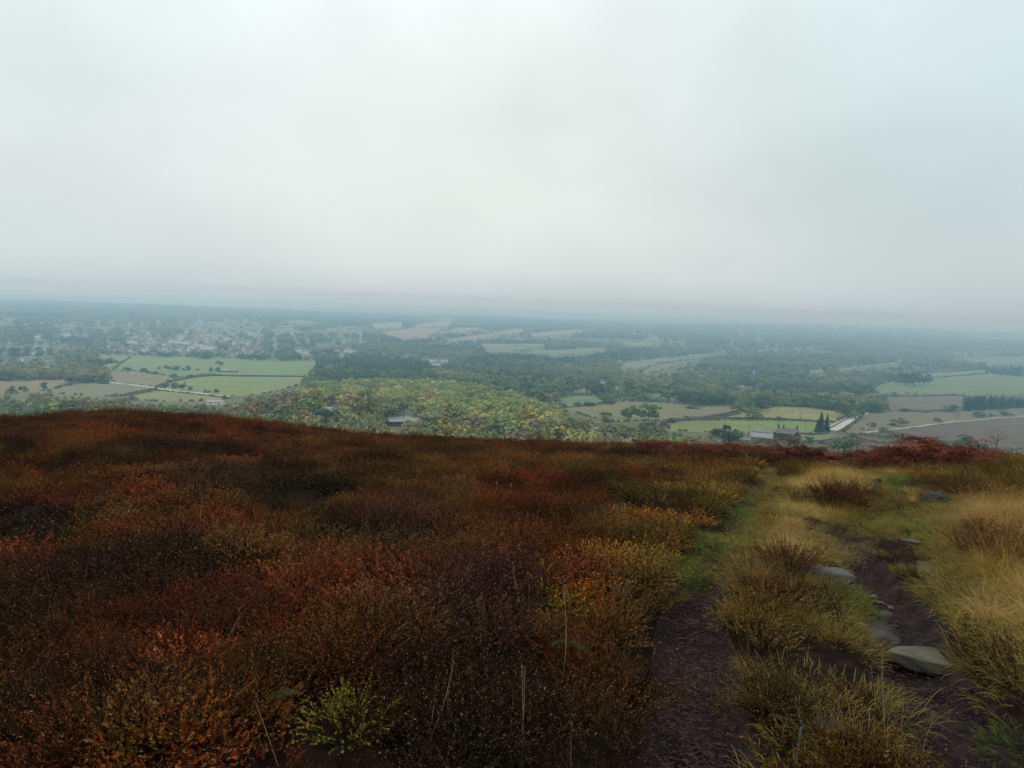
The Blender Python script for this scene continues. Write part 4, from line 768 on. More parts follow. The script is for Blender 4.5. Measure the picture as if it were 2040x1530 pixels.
Z_HOT = [(845, 757), (960, 768), (1050, 790), (1110, 815), (1150, 840), (1100, 848), (960, 838), (880, 800)]
Z_SCRUB = [(-200, 785), (240, 792), (430, 800), (470, 785), (620, 800), (620, 870), (-200, 870)]
Z_COPSE = [(608, 722), (700, 708), (830, 718), (880, 760), (620, 760)]
Z_CON = [(1920, 790), (1990, 775), (2100, 772), (2100, 812), (1920, 815)]
Z_CON2 = [(1965, 735), (1990, 722), (2100, 722), (2100, 755), (1965, 745)]
Z_RCOP = [(1370, 795), (1440, 776), (1720, 760), (1765, 800), (1740, 825), (1380, 812)]
def rand_sector(n, r0, r1, half=41):
    a = rng.uniform(R(-half), R(half), n); r = np.sqrt(rng.uniform(r0*r0, r1*r1, n)); return np.sin(a)*r, np.cos(a)*r, r
sets = [rand_sector(9500, 215, 620), rand_sector(24000, 620, 1500), rand_sector(42000, 1500, 3200), rand_sector(52000, 3200, 7500), rand_sector(16000, 7500, 14000)]
cells = [7.2, 8.0, 12, 22, 60]
TX = []; 
for (x, y, r), cs in zip(sets, cells):
    k = np.floor(x/cs).astype(np.int64)*1000003+np.floor(y/cs).astype(np.int64); _, u = np.unique(k, return_index=True); TX.append(np.stack([x[u], y[u], r[u]], -1))
TX = np.concatenate(TX); x, y, r = TX.T; z = height(x, y)
base_h = np.interp(r, [100, 400, 1000, 2000, 5000, 14000], [9.5, 11, 12.5, 13, 14, 16])*rng.choice([.55, .8, 1.0, 1.2, 1.45], len(r), p=[.15, .25, .3, .2, .1])*rng.uniform(.9, 1.1, len(r))
px, py, f = project(x, y, z); short_ = pip([(-200, 785), (240, 790), (455, 792), (455, 835), (-200, 850)], px, py) | pip([(1240, 838), (1330, 842), (1500, 864), (1500, 900), (1240, 900)], px, py); base_h = np.where(short_, base_h*.42, base_h); town_ = (px > 100) & (px < 540) & (py > 640) & (py < 716); base_h = np.where(town_, base_h*.62, base_h)
tx, ty, f2 = project(x, y, z+base_h)
ii = lambda a, lo, hi: np.clip(a.astype(int), lo, hi)
BY, BXX = ii(py, 0, 1699), ii(px+180, 0, 2399); TY, TXX = ii(ty, 0, 1699), ii(tx+180, 0, 2399); MY = ii((py+ty)/2, 0, 1699)
ok = (f > 0) & (px > -175) & (px < 2215) & ~fieldmask[BY, BXX] & ~fieldmask[TY, TXX] & ~fieldmask[MY, BXX] & ~occ[TY, TXX] & ~occ[MY, BXX] & ~occ[BY, BXX]
for dy in (2,): ok &= ~fieldmask[np.clip(TY+dy, 0, 1699), TXX]
moor_in = moormask[BY, BXX] | ((px > 1350) & (r < 380)); ok &= ~(moor_in & (rng.uniform(0, 1, len(r)) > .012))
mx, my = (px+tx)/2, (py+ty)/2
zy = pip(Z_YEL, mx, my); zh = pip(Z_HOT, mx, my); zs = pip(Z_SCRUB, mx, my); zc = pip(Z_COPSE, mx, my); zn = pip(Z_CON, mx, my) | pip(Z_CON2, mx, my); zr = pip(Z_RCOP, mx, my)
dn = fbm(x/260.0, y/260.0, 40, 3); inz = zy | zs | zc | zn | zr
dens = np.where(inz, 1.0, np.where(r < 620, .9, sstep(.36, .50, dn)*.9+.12))
town = (px > 100) & (px < 540) & (py > 640) & (py < 712); dens = np.where(town, np.maximum(dens, .5)*.8, dens)
ok &= rng.uniform(0, 1, len(r)) < dens
for (p, w) in HTREES: ok &= (x-p[0])**2+(y-p[1])**2 > (w*.55)**2
# bushes straggling along the field edges
ex = []
for poly, c in FIELDS:
    g_ = pix2ground([p[0] for p in poly], [p[1] for p in poly], rmin=150); dd_ = float(np.linalg.norm(g_, axis=1).mean())
    if dd_ > 420:
        for a_, b_ in zip(g_, np.roll(g_, -1, 0)):
            L_ = np.linalg.norm(b_[:2]-a_[:2]); k_ = int(L_/(2.2 if dd_ < 900 else 5.0)*(.62)); t_ = rng.uniform(0, 1, k_); gap = vnoise(t_*L_/30, np.full(k_, dd_), 5) > .36; t_ = t_[gap]
            q_ = a_[None, :2]*(1-t_[:, None])+b_[None, :2]*t_[:, None]+rng.normal(0, .5, (len(t_), 2)); ex.append(q_)
ex = np.concatenate(ex); ezz = height(ex[:, 0], ex[:, 1]); er = np.hypot(ex[:, 0], ex[:, 1]); epx, epy, _ = project(ex[:, 0], ex[:, 1], ezz); eh = rng.uniform(1.2, 3.4, len(ex))*np.interp(er, [400, 1500, 4000], [.7, 1.1, 2.2])
eocc = occ[ii(epy, 0, 1699), ii(epx+180, 0, 2399)] | moormask[ii(epy, 0, 1699), ii(epx+180, 0, 2399)]
for poly, wd in ROADS:
    g_ = pix2ground([p[0] for p in poly], [p[1] for p in poly], rmin=100)
    for a_, b_ in zip(g_[:-1], g_[1:]):
        ab = (b_-a_)[:2]; t_ = np.clip(((ex-a_[:2])@ab)/(ab@ab), 0, 1); eocc |= np.hypot(*(ex-a_[:2]-t_[:, None]*ab).T) < wd*.5+1.5
EDGE = [q_[~eocc] for q_ in (ex, ezz, er, eh)]
sel = np.where(ok)[0]
x, y, z, r, base_h, px, py, tx, ty = [a[sel] for a in (x, y, z, r, base_h, px, py, tx, ty)]; zy, zh, zs, zc, zn, zr = [a[sel] for a in (zy, zh, zs, zc, zn, zr)]
n = len(sel); pal = np.array([C_DK, C_MID, C_OLV, C_YEL, C_LIME, C_ORG, C_BRN, C_GRY, C_CON]); pick_c = np.zeros(n, int); U = rng.uniform(0, 1, n)
cn = fbm(x/120.0, y/120.0, 60, 2); U2 = np.clip(U*.45+(cn-.5)*1.6+.275, 0, 1)
def choose(mask, cols, probs):
    c = np.searchsorted(np.cumsum(probs), np.clip(U2, 0, .9999)); pick_c[mask] = np.array(cols)[np.minimum(c, len(cols)-1)][mask]
choose(np.ones(n, bool), [0, 1, 7, 2], [.28, .38, .19, .15]); choose(zr, [0, 1, 7, 2], [.4, .25, .2, .15]); choose(zc, [0, 1], [.75, .25]); choose(zy, [0, 1, 4, 2, 3], [.14, .38, .32, .10, .06])
choose(zh, [1, 4, 3, 4], [.18, .44, .26, .12]); choose(zs, [2, 1, 7, 6], [.55, .2, .15, .10]); choose((r < 330) & ~zs, [0, 1, 2, 7, 6], [.15, .3, .28, .17, .10]); pick_c[zn] = 8
tint = pal[pick_c]*1.14*rng.uniform(.8, 1.22, (n, 1)); h = base_h.copy(); h[zh | zy] *= .85
isb = (rng.uniform(0, 1, n) < np.where(zs, .5, .15)) & ~zn; h[isb] *= .62
w = h*rng.uniform(.9, 1.25, n); w = np.where(r > 3200, w*1.5, w); w[zn] = h[zn]*.5
mi = np.where(zn, 6+rng.integers(0, 2, n), np.where(isb, 4+rng.integers(0, 2, n), rng.integers(0, 4, n)))
# the largest ones in view become trees of their own
lipy = np.interp(px, [p[0] for p in lip], [p[1]-22 for p in lip]); score = h/r; vis = (ty < lipy-4) & (px > 5) & (px < 2035) & (r < 2000)
order = np.argsort(-np.where(vis, score, -1)); top = order[:215]; rest = np.ones(n, bool); rest[top] = False
CN = ['dark green', 'mid green', 'olive', 'yellow', 'lime green', 'rusty orange', 'brown', 'grey-green', 'blue-green']
REF = [(1445, 'beside the farm barn tree'), (646, 'beside the large dark tree'), (800, 'near the workshop roofs'), (250, 'below the left crest'), (960, 'below the yellow wood'), (1115, 'by the rounded brown tree'), (1260, 'below the big tree pair'),
       (1600, 'below the farm'), (1820, 'beyond the moor track'), (60, 'below the far left field'), (440, 'below the pale road'), (1990, 'near the right edge'), (540, 'left of the large dark tree')]
for j in top:
    where = min(REF, key=lambda q: abs(q[0]-px[j]))[1]; kd = 'con' if zn[j] else ('bush' if isb[j] else 'tree'); size = 'small' if h[j] < 5.5 else ('medium' if h[j] < 8.5 else 'tall')
    lb = '%s %s %s %s' % (size, CN[pick_c[j]], {'con': 'conifer', 'bush': 'bush', 'tree': 'tree'}[kd], where)
    LABELLED.setdefault(lb, []).append((px[j], place_tree((x[j], y[j], z[j]), w[j], h[j], tuple(tint[j]), kd, lb, group='wood %s %s' % ({'con': 'conifers', 'bush': 'bushes', 'tree': 'trees'}[kd], where), seed=int(j))))
ordinals(LABELLED)
mR = rest; nn = int(mR.sum()); rot = np.zeros((nn, 3)); rot[:, 2] = rng.uniform(0, 6.28, nn)
scl = np.stack([w[mR]/.8, w[mR]/.8, h[mR]/.98], -1); scl[zn[mR], :2] = w[mR][zn[mR]][:, None]
e0, e1, e2, e3 = EDGE; ne = len(e0); ew = e3*rng.uniform(1.0, 1.8, ne)
sx0, sy0, sr0 = rand_sector(26000, 62, 700); spz = height(sx0, sy0); spx, spy, _ = project(sx0, sy0, spz); smoor = moormask[ii(spy, 0, 1699), ii(spx+180, 0, 2399)]; sfl = fieldmask[ii(spy, 0, 1699), ii(spx+180, 0, 2399)]; so = occ[ii(spy, 0, 1699), ii(spx+180, 0, 2399)]
rough = (spx > 1715) & (spy > 785) & (spy < 870); sk = (((smoor | (sr0 < 130)) & ~sfl) | (rough & (rng.uniform(0, 1, len(sx0)) < .5))) & ~so & (fbm(sx0/22, sy0/22, 88, 3) > np.where(smoor, .46, .40))
for poly, wd in ROADS:
    g_ = pix2ground([p[0] for p in poly], [p[1] for p in poly], rmin=100)
    for a_, b_ in zip(g_[:-1], g_[1:]):
        ab = (b_-a_)[:2]; P_ = np.stack([sx0, sy0], -1); t_ = np.clip(((P_-a_[:2])@ab)/(ab@ab), 0, 1); sk &= np.hypot(*(P_-a_[:2]-t_[:, None]*ab).T) > wd*.5+1.0
sx0, sy0, spz, sr0 = [q_[sk] for q_ in (sx0, sy0, spz, sr0)]; ns = len(sx0); sh_ = rng.uniform(.35, 1.1, ns)*np.interp(sr0, [60, 300, 700], [.8, 1.2, 1.6]); sw_ = sh_*rng.uniform(1.4, 2.6, ns)
SCRUB = np.array([C_BRN, (.12, .085, .06), (.10, .10, .05), C_GRY, (.15, .13, .075)])[rng.integers(0, 5, ns)]*rng.uniform(.8, 1.2, (ns, 1))
rs_ = np.zeros((ns, 3)); rs_[:, 2] = rng.uniform(0, 6.28, ns)
o = scatter('scrub', np.stack([sx0, sy0, spz], -1), rs_, np.stack([sw_, sw_, sh_], -1), SCRUB, 4+rng.integers(0, 2, ns), WOODC); tag(o, 'low brown scrub and rushes roughening the lower moor', 'scrub', kind='stuff')
re_ = np.zeros((ne, 3)); re_[:, 2] = rng.uniform(0, 6.28, ne)
o = scatter('hedgerow_bushes', np.column_stack([e0, e1]), re_, np.stack([ew, ew, e3], -1), np.array([C_DK, C_MID, C_OLV])[rng.integers(0, 3, ne)]*rng.uniform(.75, 1.2, (ne, 1)), 4+rng.integers(0, 2, ne), WOODC); tag(o, 'straggling hedgerow bushes along the field edges', 'hedgerow', kind='stuff')
o = scatter('woodland', np.stack([x[mR], y[mR], z[mR]], -1), rot, scl, tint[mR], mi[mR], WOODC); tag(o, 'mixed autumn woodland filling the valley between the fields', 'woodland', kind='stuff')
print('TREES', n, 'stuff', nn)

# ================================================================== FOREGROUND
def ribbons(base, d0, L, wd, rg, nseg=3, curve=.6, k0=0, k1=0, taper=.3, droop=None):
    """n thin ribbons; returns V, F, tparam per vertex; curve bends them outward and down"""
    n = len(base); side = norm(np.cross(d0, norm(rg.normal(size=(n, 3))))); out = norm(d0*np.array([1, 1, 0])+1e-6); V = []
    cur = np.full(n, curve) if np.isscalar(curve) else curve; p = base.copy(); d = d0.copy(); cen = [p.copy()]
    for s in range(nseg):
        d = norm(d+out*cur[:, None]*.5/nseg-np.array([0, 0, 1])*cur[:, None]*(s+1)*.45/nseg); p = p+d*(L/nseg)[:, None]; cen.append(p.copy())
    for s, c in enumerate(cen):
        ww = (wd*(1-(1-taper)*s/nseg))[:, None]*.5; V += [c-side*ww, c+side*ww]
    V = np.stack(V, 1).reshape(-1, 3); m = 2*(nseg+1); o_ = (np.arange(n)*m)[:, None]
    Fq = np.concatenate([o_+np.array([[2*s, 2*s+1, 2*s+3, 2*s+2]]) for s in range(nseg)], 0)
    return V, Fq, np.tile(np.repeat(np.arange(nseg+1)/nseg, 2), n), cen
def heather_mesh(seed, h=.34, nst=66, nl=27, leaf=.0056, spread=.9, pale=.07):
    rg = np.random.default_rng(seed); a = rg.uniform(0, 6.283, nst); q = np.sqrt(rg.uniform(0, 1, nst)); base = np.stack([np.cos(a)*q*.09, np.sin(a)*q*.09, np.zeros(nst)-.02], -1)
    d0 = norm(np.stack([np.cos(a)*q*spread, np.sin(a)*q*spread, np.ones(nst)], -1)+rg.normal(size=(nst, 3))*.16); L = h*rg.uniform(.7, 1.15, nst)*(1-.18*q)
    V, Fq, t, cen = ribbons(base, d0, L, np.full(nst, .0030), rg, 4, rg.uniform(-.1, .5, nst), taper=.5); cen = np.stack(cen, 1)
    N = nst*nl; si = np.repeat(np.arange(nst), nl); tt = rg.uniform(.30, 1.0, N)**.65; fi = tt*4; i0 = np.minimum(fi.astype(int), 3); fr_ = (fi-i0)[:, None]
    P = cen[si, i0]*(1-fr_)+cen[si, i0+1]*fr_; dirn = norm(cen[si, i0+1]-cen[si, i0]); o2 = norm(np.cross(dirn, norm(rg.normal(size=(N, 3))))); P = P+o2*rg.uniform(.001, .016, N)[:, None]*(1.3-tt)[:, None]
    ld = norm(o2*.7+dirn*.9); sd = norm(np.cross(ld, rg.normal(size=(N, 3)))); s = leaf*rg.uniform(.7, 1.5, N)[:, None]
    LV = np.stack([P-ld*s, P+sd*s*.42, P+ld*s, P-sd*s*.42], 1).reshape(-1, 3); LF = np.arange(N*4).reshape(-1, 4)+len(V)
    v = np.clip(rg.normal(.36, .24, N)+(tt-.6)*.5+(rg.uniform(-.18, .18, nst))[si], 0, 1); k = np.where(rg.uniform(0, 1, N) < pale, 2.0, 1.0)  # shade painted in: leaves darken down the stem; pale ones imitate glints
    return mesh_np('heather', np.concatenate([V, LV]), [Fq, LF], M_HEATH, attrs={'v': np.concatenate([t*.5, np.repeat(v, 4)]), 'k': np.concatenate([np.zeros(len(V)), np.repeat(k, 4)])})
def bilberry_mesh(seed, h=.26, nst=46, nl=20, leaf=.0085): return heather_mesh(seed, h, nst, nl, leaf, 1.1, .08)
def tussock_mesh(seed, L=.5, n=230, wd=.0034, curve=1.3, spread=.55, pale=.10, rb=.08):
    rg = np.random.default_rng(seed); a = rg.uniform(0, 6.283, n); q = np.sqrt(rg.uniform(0, 1, n)); base = np.stack([np.cos(a)*q*rb, np.sin(a)*q*rb, np.zeros(n)-.02], -1)
    d0 = norm(np.stack([np.cos(a)*q*spread, np.sin(a)*q*spread, np.ones(n)], -1)+rg.normal(size=(n, 3))*.26); LL = L*rg.uniform(.35, 1.2, n)
    V, Fq, t, _ = ribbons(base, d0, LL, np.full(n, wd), rg, 5, curve*rg.uniform(.1, 1.8, n), taper=.15)
    vb = np.repeat(rg.normal(.45, .16, n), 12); v = np.clip(vb+(t-.5)*.45, 0, 1); k = np.repeat(np.where(rg.uniform(0, 1, n) < pale, 2.0, 1.0), 12)
    return mesh_np('grass', V, Fq, M_GRASS, attrs={'v': v, 'k': k})
def bracken_mesh(seed, L=.75, nf=5):
    rg = random.Random(seed); V = []; Fq = []; vv = []
    for f in range(nf):
        a = rg.uniform(0, 6.283); lean = rg.uniform(.25, .9); p = Vector((rg.uniform(-.08, .08), rg.uniform(-.08, .08), -.02)); d = Vector((math.cos(a)*lean, math.sin(a)*lean, 1)).normalized(); out = Vector((math.cos(a), math.sin(a), 0)); LL = L*rg.uniform(.7, 1.15); ns = 16; fb = rg.uniform(.2, .75)
        for s in range(ns):
            q_ = p+d*(LL/ns); sd = d.cross(Vector((0, 0, 1))).normalized(); n0 = len(V); V += [p-sd*.004, p+sd*.004, q_+sd*.003, q_-sd*.003]; Fq.append([n0, n0+1, n0+2, n0+3]); vv += [.25]*4
            t = s/ns
            if t > .3:
                pl = LL*.34*(1-t)**.7*(1 if t > .38 else .6)
                for sg in (-1, 1):
                    e = (sd*sg+d*.45+Vector((0, 0, rg.uniform(-.75, .1)))).normalized(); nrm_ = e.cross(d).normalized(); wv = e.cross(nrm_).normalized()
                    m_ = 6
                    for j in range(m_):
                        c = q_+e*pl*(j+.3)/m_+Vector((0, 0, -.25*pl*(j/m_)**2)); wd = pl*.20*(1-j/m_)+.006; n0 = len(V); tw = nrm_*rg.uniform(-.6, .6)*wd
                        V += [c, c+wv*wd+tw+e*wd*.4, c+e*pl/m_*.75, c-wv*wd-tw+e*wd*.4]; Fq.append([n0, n0+1, n0+2, n0+3]); vv += [min(1, max(0, fb+rg.uniform(-.2, .3)))]*4
            p = q_; d = (d+out*.055*(1+2*t)-Vector((0, 0, .10*(.3+1.8*t)))).normalized()
    return mesh_np('bracken', np.array([tuple(v) for v in V]), np.array(Fq), M_HEATH, attrs={'v': vv, 'k': np.ones(len(V))})
def litter_mesh(seed, n=95, rad=.2):
    rg = np.random.default_rng(seed); a = rg.uniform(0, 6.283, n); q = np.sqrt(rg.uniform(0, 1, n))*rad; b = np.stack([np.cos(a)*q, np.sin(a)*q, rg.uniform(.002, .014, n)], -1); a2 = rg.uniform(0, 6.283, n)
    d0 = norm(np.stack([np.cos(a2), np.sin(a2), rg.uniform(-.05, .12, n)], -1)); nseg = 4; L = rg.uniform(.012, .05, n); p = b; d = d0; cen = [p]; bend = rg.normal(0, .35, n)
    for s in range(nseg):
        dx = d[:, 0]-d[:, 1]*bend; dy = d[:, 1]+d[:, 0]*bend; d = norm(np.stack([dx, dy, d[:, 2]-.04], -1)); p = p+d*(L/nseg)[:, None]; cen.append(p)
    sd = norm(np.cross(d0, np.array([0, 0, 1.]))); V = []
    for s, c in enumerate(cen): ww = .0011*(1-.4*s/nseg); V += [c-sd*ww, c+np.array([0, 0, ww*1.5]), c+sd*ww]
    V = np.stack(V, 1).reshape(-1, 3); m = 3*(nseg+1); o_ = (np.arange(n)*m)[:, None]; Fq = np.concatenate([o_+np.array([[3*s+e, 3*s+e+1, 3*s+e+4, 3*s+e+3]]) for s in range(nseg) for e in (0, 1)], 0)
    return mesh_np('litter', V, Fq, M_HEATH, attrs={'v': np.repeat(rg.uniform(0, 1, n)**1.6, m), 'k': np.repeat(np.where(rg.uniform(0, 1, n) < .10, 1.6, 1.), m)})
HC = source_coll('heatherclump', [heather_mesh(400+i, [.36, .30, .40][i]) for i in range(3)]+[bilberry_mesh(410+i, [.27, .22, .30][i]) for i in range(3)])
TC = source_coll('tussock', [tussock_mesh(420+i, [.46, .40, .52][i], 190, curve=[1.5, .9, 1.9][i], spread=[.7, .5, .85][i], rb=.13) for i in range(3)])
SC = source_coll('turf', [tussock_mesh(430+i, [.055, .075][i], 300, .0028, .9, 1.0, .04, .17) for i in range(2)])
BC = source_coll('brackenclump', [bracken_mesh(440+i, [.75, .62, .85][i]) for i in range(3)])
LC = source_coll('litterpatch', [litter_mesh(450+i) for i in range(3)])

def jitter_pts(r0, r1, density, half=42):
    area = R(half)*(r1*r1-r0*r0); n = int(area*density); return rand_sector(n, r0, r1, half)
S = [jitter_pts(1.2, 7, 52), jitter_pts(7, 14, 36), jitter_pts(14, 24, 22), jitter_pts(24, 46, 10)]
X = np.concatenate([s[0] for s in S]); Y = np.concatenate([s[1] for s in S]); Rr = np.concatenate([s[2] for s in S]); Zg = height(X, Y); PX, PY, _f = project(X, Y, Zg)
pdist, _, pwhich = path_field(X, Y); pabs = (pdist-1)*PHW
STONES = [(1748, 1284, 110), (1850, 1160, 100), (1835, 1322, 142), (1746, 1292, 66), (1650, 1150, 74), (1852, 1168, 72), (1828, 1108, 62), (1838, 1136, 40), (1812, 1078, 30), (1863, 1000, 48), (1745, 960, 16), (1655, 1462, 66), (1378, 1240, 30), (1497, 1016, 16)]
GRASS = [(1478, 1010), (1555, 960), (1640, 940), (1700, 918), (1800, 925), (1835, 985), (1950, 1000), (2100, 1000), (2300, 1100), (2300, 1420), (2060, 1390), (1960, 1330), (1890, 1265), (1850, 1220), (1700, 1215), (1640, 1250), (1590, 1190), (1500, 1165), (1440, 1175), (1310, 1190), (1330, 1120), (1390, 1075), (1440, 1040)]
GRASS_EDGE = [(1700, 1320), (1900, 1330), (2060, 1390), (2060, 1530), (2000, 1500), (1940, 1420)]
GREEN = [[(1300, 1185), (1325, 1115), (1385, 1080), (1425, 1035), (1490, 1000), (1565, 1030), (1545, 1085), (1470, 1105), (1435, 1135), (1375, 1190)], [(1785, 1025), (1835, 1010), (1880, 1050), (1870, 1110), (1815, 1085)], [(1640, 1210), (1720, 1195), (1720, 1270), (1660, 1262)],
         [(1975, 1395), (2060, 1400), (2060, 1480), (1990, 1450)], [(1745, 955), (1820, 945), (1840, 975), (1780, 985)]]
ROUGHH = [(1835, 915), (2060, 905), (2200, 960), (2060, 1000), (1950, 985), (1850, 960)]
TUFTS = [(1985, 1090, 60, 30), (1905, 1260, 55, 35), (1660, 1000, 70, 14), (1590, 1160, 70, 28), (1990, 1330, 60, 40)]
ISLAND = [(1430, 1180), (1600, 1190), (1650, 1260), (1740, 1320), (1850, 1500), (1860, 1560), (1480, 1560)]
jx = PX+(fbm(X/.5, Y/.5, 70, 2)-.5)*60; jy = PY+(fbm(X/.5, Y/.5, 71, 2)-.5)*36
ing = pip(GRASS, jx, jy) | pip(GRASS_EDGE, jx, jy); inr = pip(ROUGHH, jx, jy); ingr = np.zeros(len(X), bool)
for p_ in GREEN: ingr |= pip(p_, jx, jy)
tuft = np.zeros(len(X), bool)
for a_, b_, c_, d_ in TUFTS: tuft |= ((jx-a_)/c_)**2+((jy-b_)/d_)**2 < 1
onpath = pabs < np.where(pwhich == 0, .045, np.where(pwhich == 2, -.04, np.where(Rr > 6.5, .05, .12)))+(fbm(X/.25, Y/.25, 77, 2)-.5)*.22; inner = pdist < .86
uu = rng.uniform(0, 1, len(X))
# plants standing in front of a path or a turf patch are low and trodden
low = np.zeros(len(X), bool); blk = np.zeros(len(X), bool)
for dl in (.04, .09, .14, .2, .27):
    for off in (-.13, 0, .13):
        xs_ = X*(1+dl)+off*Y/Rr; ys_ = Y*(1+dl)-off*X/Rr; q1, _, w1 = path_field(xs_, ys_); _, b0, _ = project(xs_, ys_, height(xs_, ys_, False)); low |= (q1 < .9) & (w1 != 2) & ((w1 == 0) | (b0 > 1022))
    a1, b1, _ = project(xs_, ys_, height(xs_, ys_))
    for p_ in GREEN: low |= pip(p_, a1, b1)
blk_s = np.zeros(len(X), bool); blk = low & (Rr > 5.0) & (pabs > .0); low &= Rr > 5.5
for q_ in STONES:
    g_ = pix2ground([q_[0]], [q_[1]])[0]; R0 = q_[2]*float(np.linalg.norm(g_))/FPX*.5
    dd_ = np.hypot(X-g_[0], Y-g_[1]); onpath |= dd_ < R0*1.2
    u_ = g_[:2]/np.linalg.norm(g_[:2]); al = (X-g_[0])*u_[0]+(Y-g_[1])*u_[1]; ac = np.abs(-(X-g_[0])*u_[1]+(Y-g_[1])*u_[0]); lw_ = (al < 0) & (al > -R0-1.3) & (ac < R0*1.3); low |= lw_; blk_s |= lw_
# --- heather and bilberry
mixin = (PX > 1150) & (fbm(X/.9, Y/.9, 75, 3) > .53) & (uu < .55)          # grass wisps among the heather near the path
hm = ~onpath & ~(blk_s & (uu < .3)) & ~(blk & (PX > 1150) & (rng.uniform(0, 1, len(X)) < .6)) & ~(ingr & ~tuft) & (~ing | tuft | (uu < .05)) & ~(mixin & ~tuft)
nzA = fbm(X/1.6, Y/1.6, 80, 3); nzB = fbm(X/.55, Y/.55, 81, 3); nzC = fbm(X/3.2, Y/3.2, 82, 2); nzD = fbm(X/.45, Y/.45, 84, 2)
H_DK = np.array((.038, .022, .015)); H_RB = np.array((.096, .038, .018)); H_RU = np.array((.155, .058, .019)); H_PU = np.array((.056, .028, .026)); H_OL = np.array((.088, .072, .022)); H_GR = np.array((.026, .034, .018)); H_CR = np.array((.105, .033, .020)); H_OC = np.array((.175, .115, .034)); H_YG = np.array((.150, .135, .030))
t = H_RB[None]*np.ones((len(X), 1))
def blend(t, c, w): w = np.clip(w, 0, 1)[:, None]; return t*(1-w)+c[None]*w
t = blend(t, H_DK*.6, sstep(.51, .60, nzA)*.85); t = blend(t, H_PU, sstep(.53, .62, fbm(X/.8, Y/.8, 79, 3))*.8); t = blend(t, H_RU, sstep(.54, .64, nzB)*.8); t = blend(t, H_GR*.8, sstep(.52, .62, fbm(X/.9, Y/.9, 83, 3))*.9); t = blend(t, H_OL, sstep(.55, .66, fbm(X/.7, Y/.7, 86, 3))*.7)
t = blend(t, H_CR, sstep(.60, .70, fbm(X/.6, Y/.6, 85, 3))*.85)
wr = sstep(1180, 1450, PX+(nzC-.5)*500); t = blend(t, H_OC, wr*sstep(.40, .60, nzB)*.75); t = blend(t, H_OL, sstep(.48, .6, nzC+ (PX-1000)/6000)*.6*sstep(400, 900, PX))
def patch(t, cx, cy, rx, ry, c, s=1.0):
    e = ((jx-cx)/rx)**2+((jy-cy)/ry)**2; return blend(t, np.array(c), (1-sstep(.5, 1.25, e))*s)
wl_ = sstep(1050, 1350, PX)[:, None]; t = t*(np.array((.97, .68, .68))[None]*(1-wl_)+np.array((.98, .90, .80))[None]*wl_)
for (cx_, cy_, rx_, ry_, c_, s_) in [(560, 985, 170, 50, H_GR*.55, .95), (440, 965, 110, 40, H_DK, .8), (60, 1060, 140, 45, H_GR*.5, .9), (350, 1120, 90, 45, H_GR*.6, .8), (130, 1190, 200, 60, H_DK*.8, .8), (960, 1250, 150, 70, H_PU*.8, .85), (820, 1040, 90, 40, H_PU, .6),
        (420, 1030, 100, 30, H_RU, .5), (560, 1110, 130, 50, H_RU*.7+H_OL*.3, .45), (140, 890, 70, 25, H_RU*.8, .5), (470, 925, 60, 18, H_CR, .7), (660, 930, 70, 30, H_RB, .5), (640, 1290, 110, 45, H_CR*.8, .7), (250, 1330, 120, 40, H_RU, .5), (630, 1470, 140, 70, H_YG, .85), (520, 1380, 80, 40, H_OL, .5),
        (340, 1460, 60, 40, H_OC, .7), (380, 1400, 170, 50, H_DK*.8, .6), (150, 1400, 150, 80, H_DK*.7, .7), (770, 1390, 70, 110, H_DK*.7, .8), (1110, 1240, 80, 40, H_YG*.8, .7), (1250, 1090, 110, 50, H_OL*1.2, .5), (1270, 1220, 60, 110, H_OC*.8, .4), (1530, 1280, 110, 70, H_OL*1.2, .7), (1540, 1180, 120, 50, H_RB*.8, .7),
        (1560, 1380, 90, 50, H_GR, .6), (1650, 1310, 60, 50, H_OC*.8, .5), (1730, 1380, 60, 60, H_CR*.8, .7), (1540, 1440, 60, 40, H_CR*.7, .6), (1640, 1480, 90, 60, H_OL, .5), (1350, 900, 120, 14, H_CR, .5), (1960, 940, 130, 30, H_OL*.8, .9), (1400, 1000, 110, 40, H_OC*.8, .6), (1000, 880, 400, 14, H_RB, .5)]:
    t = patch(t, cx_, cy_, rx_, ry_, c_, s_)
PALH = np.array([H_RB, H_RU, H_RB, H_OL, H_CR, H_PU, H_GR, H_RB]); pr_ = rng.integers(0, 8, len(X)); wj = (rng.uniform(0, 1, len(X))**1.8)[:, None]*.6; t_m = t.mean(1)[:, None]; t = np.maximum(t_m+(t-t_m)*1.2, .004)
t = (t*(1-wj)+PALH[pr_]*wj)*(t.mean(1)/(.045+t.mean(1)))[:, None]*1.12*(2.4-.6*np.clip((1-PX/900)*sstep(1150, 1500, PY), 0, 1))[:, None]  # tints darkened towards the lower left, a vignette painted into the plants
t = np.where(tuft[:, None], H_RB[None]*.8+H_OC[None]*.1, t)
far = sstep(14, 28, Rr)[:, None]; t = t*(1-far*.35)+H_RB[None]*.9*far*.35
t = t*rng.uniform(.72, 1.32, (len(X), 1))*np.column_stack([rng.uniform(.9, 1.1, len(X)), rng.uniform(.9, 1.1, len(X)), np.ones(len(X))])*(1+(nzD-.5)[:, None]*1.5)
mm = np.where(hm)[0]; n = len(mm); lum = t[mm].mean(1); bil = (nzC[mm]*.6+nzB[mm]*.4+np.where(lum > .055, .06, -.06) > .50)
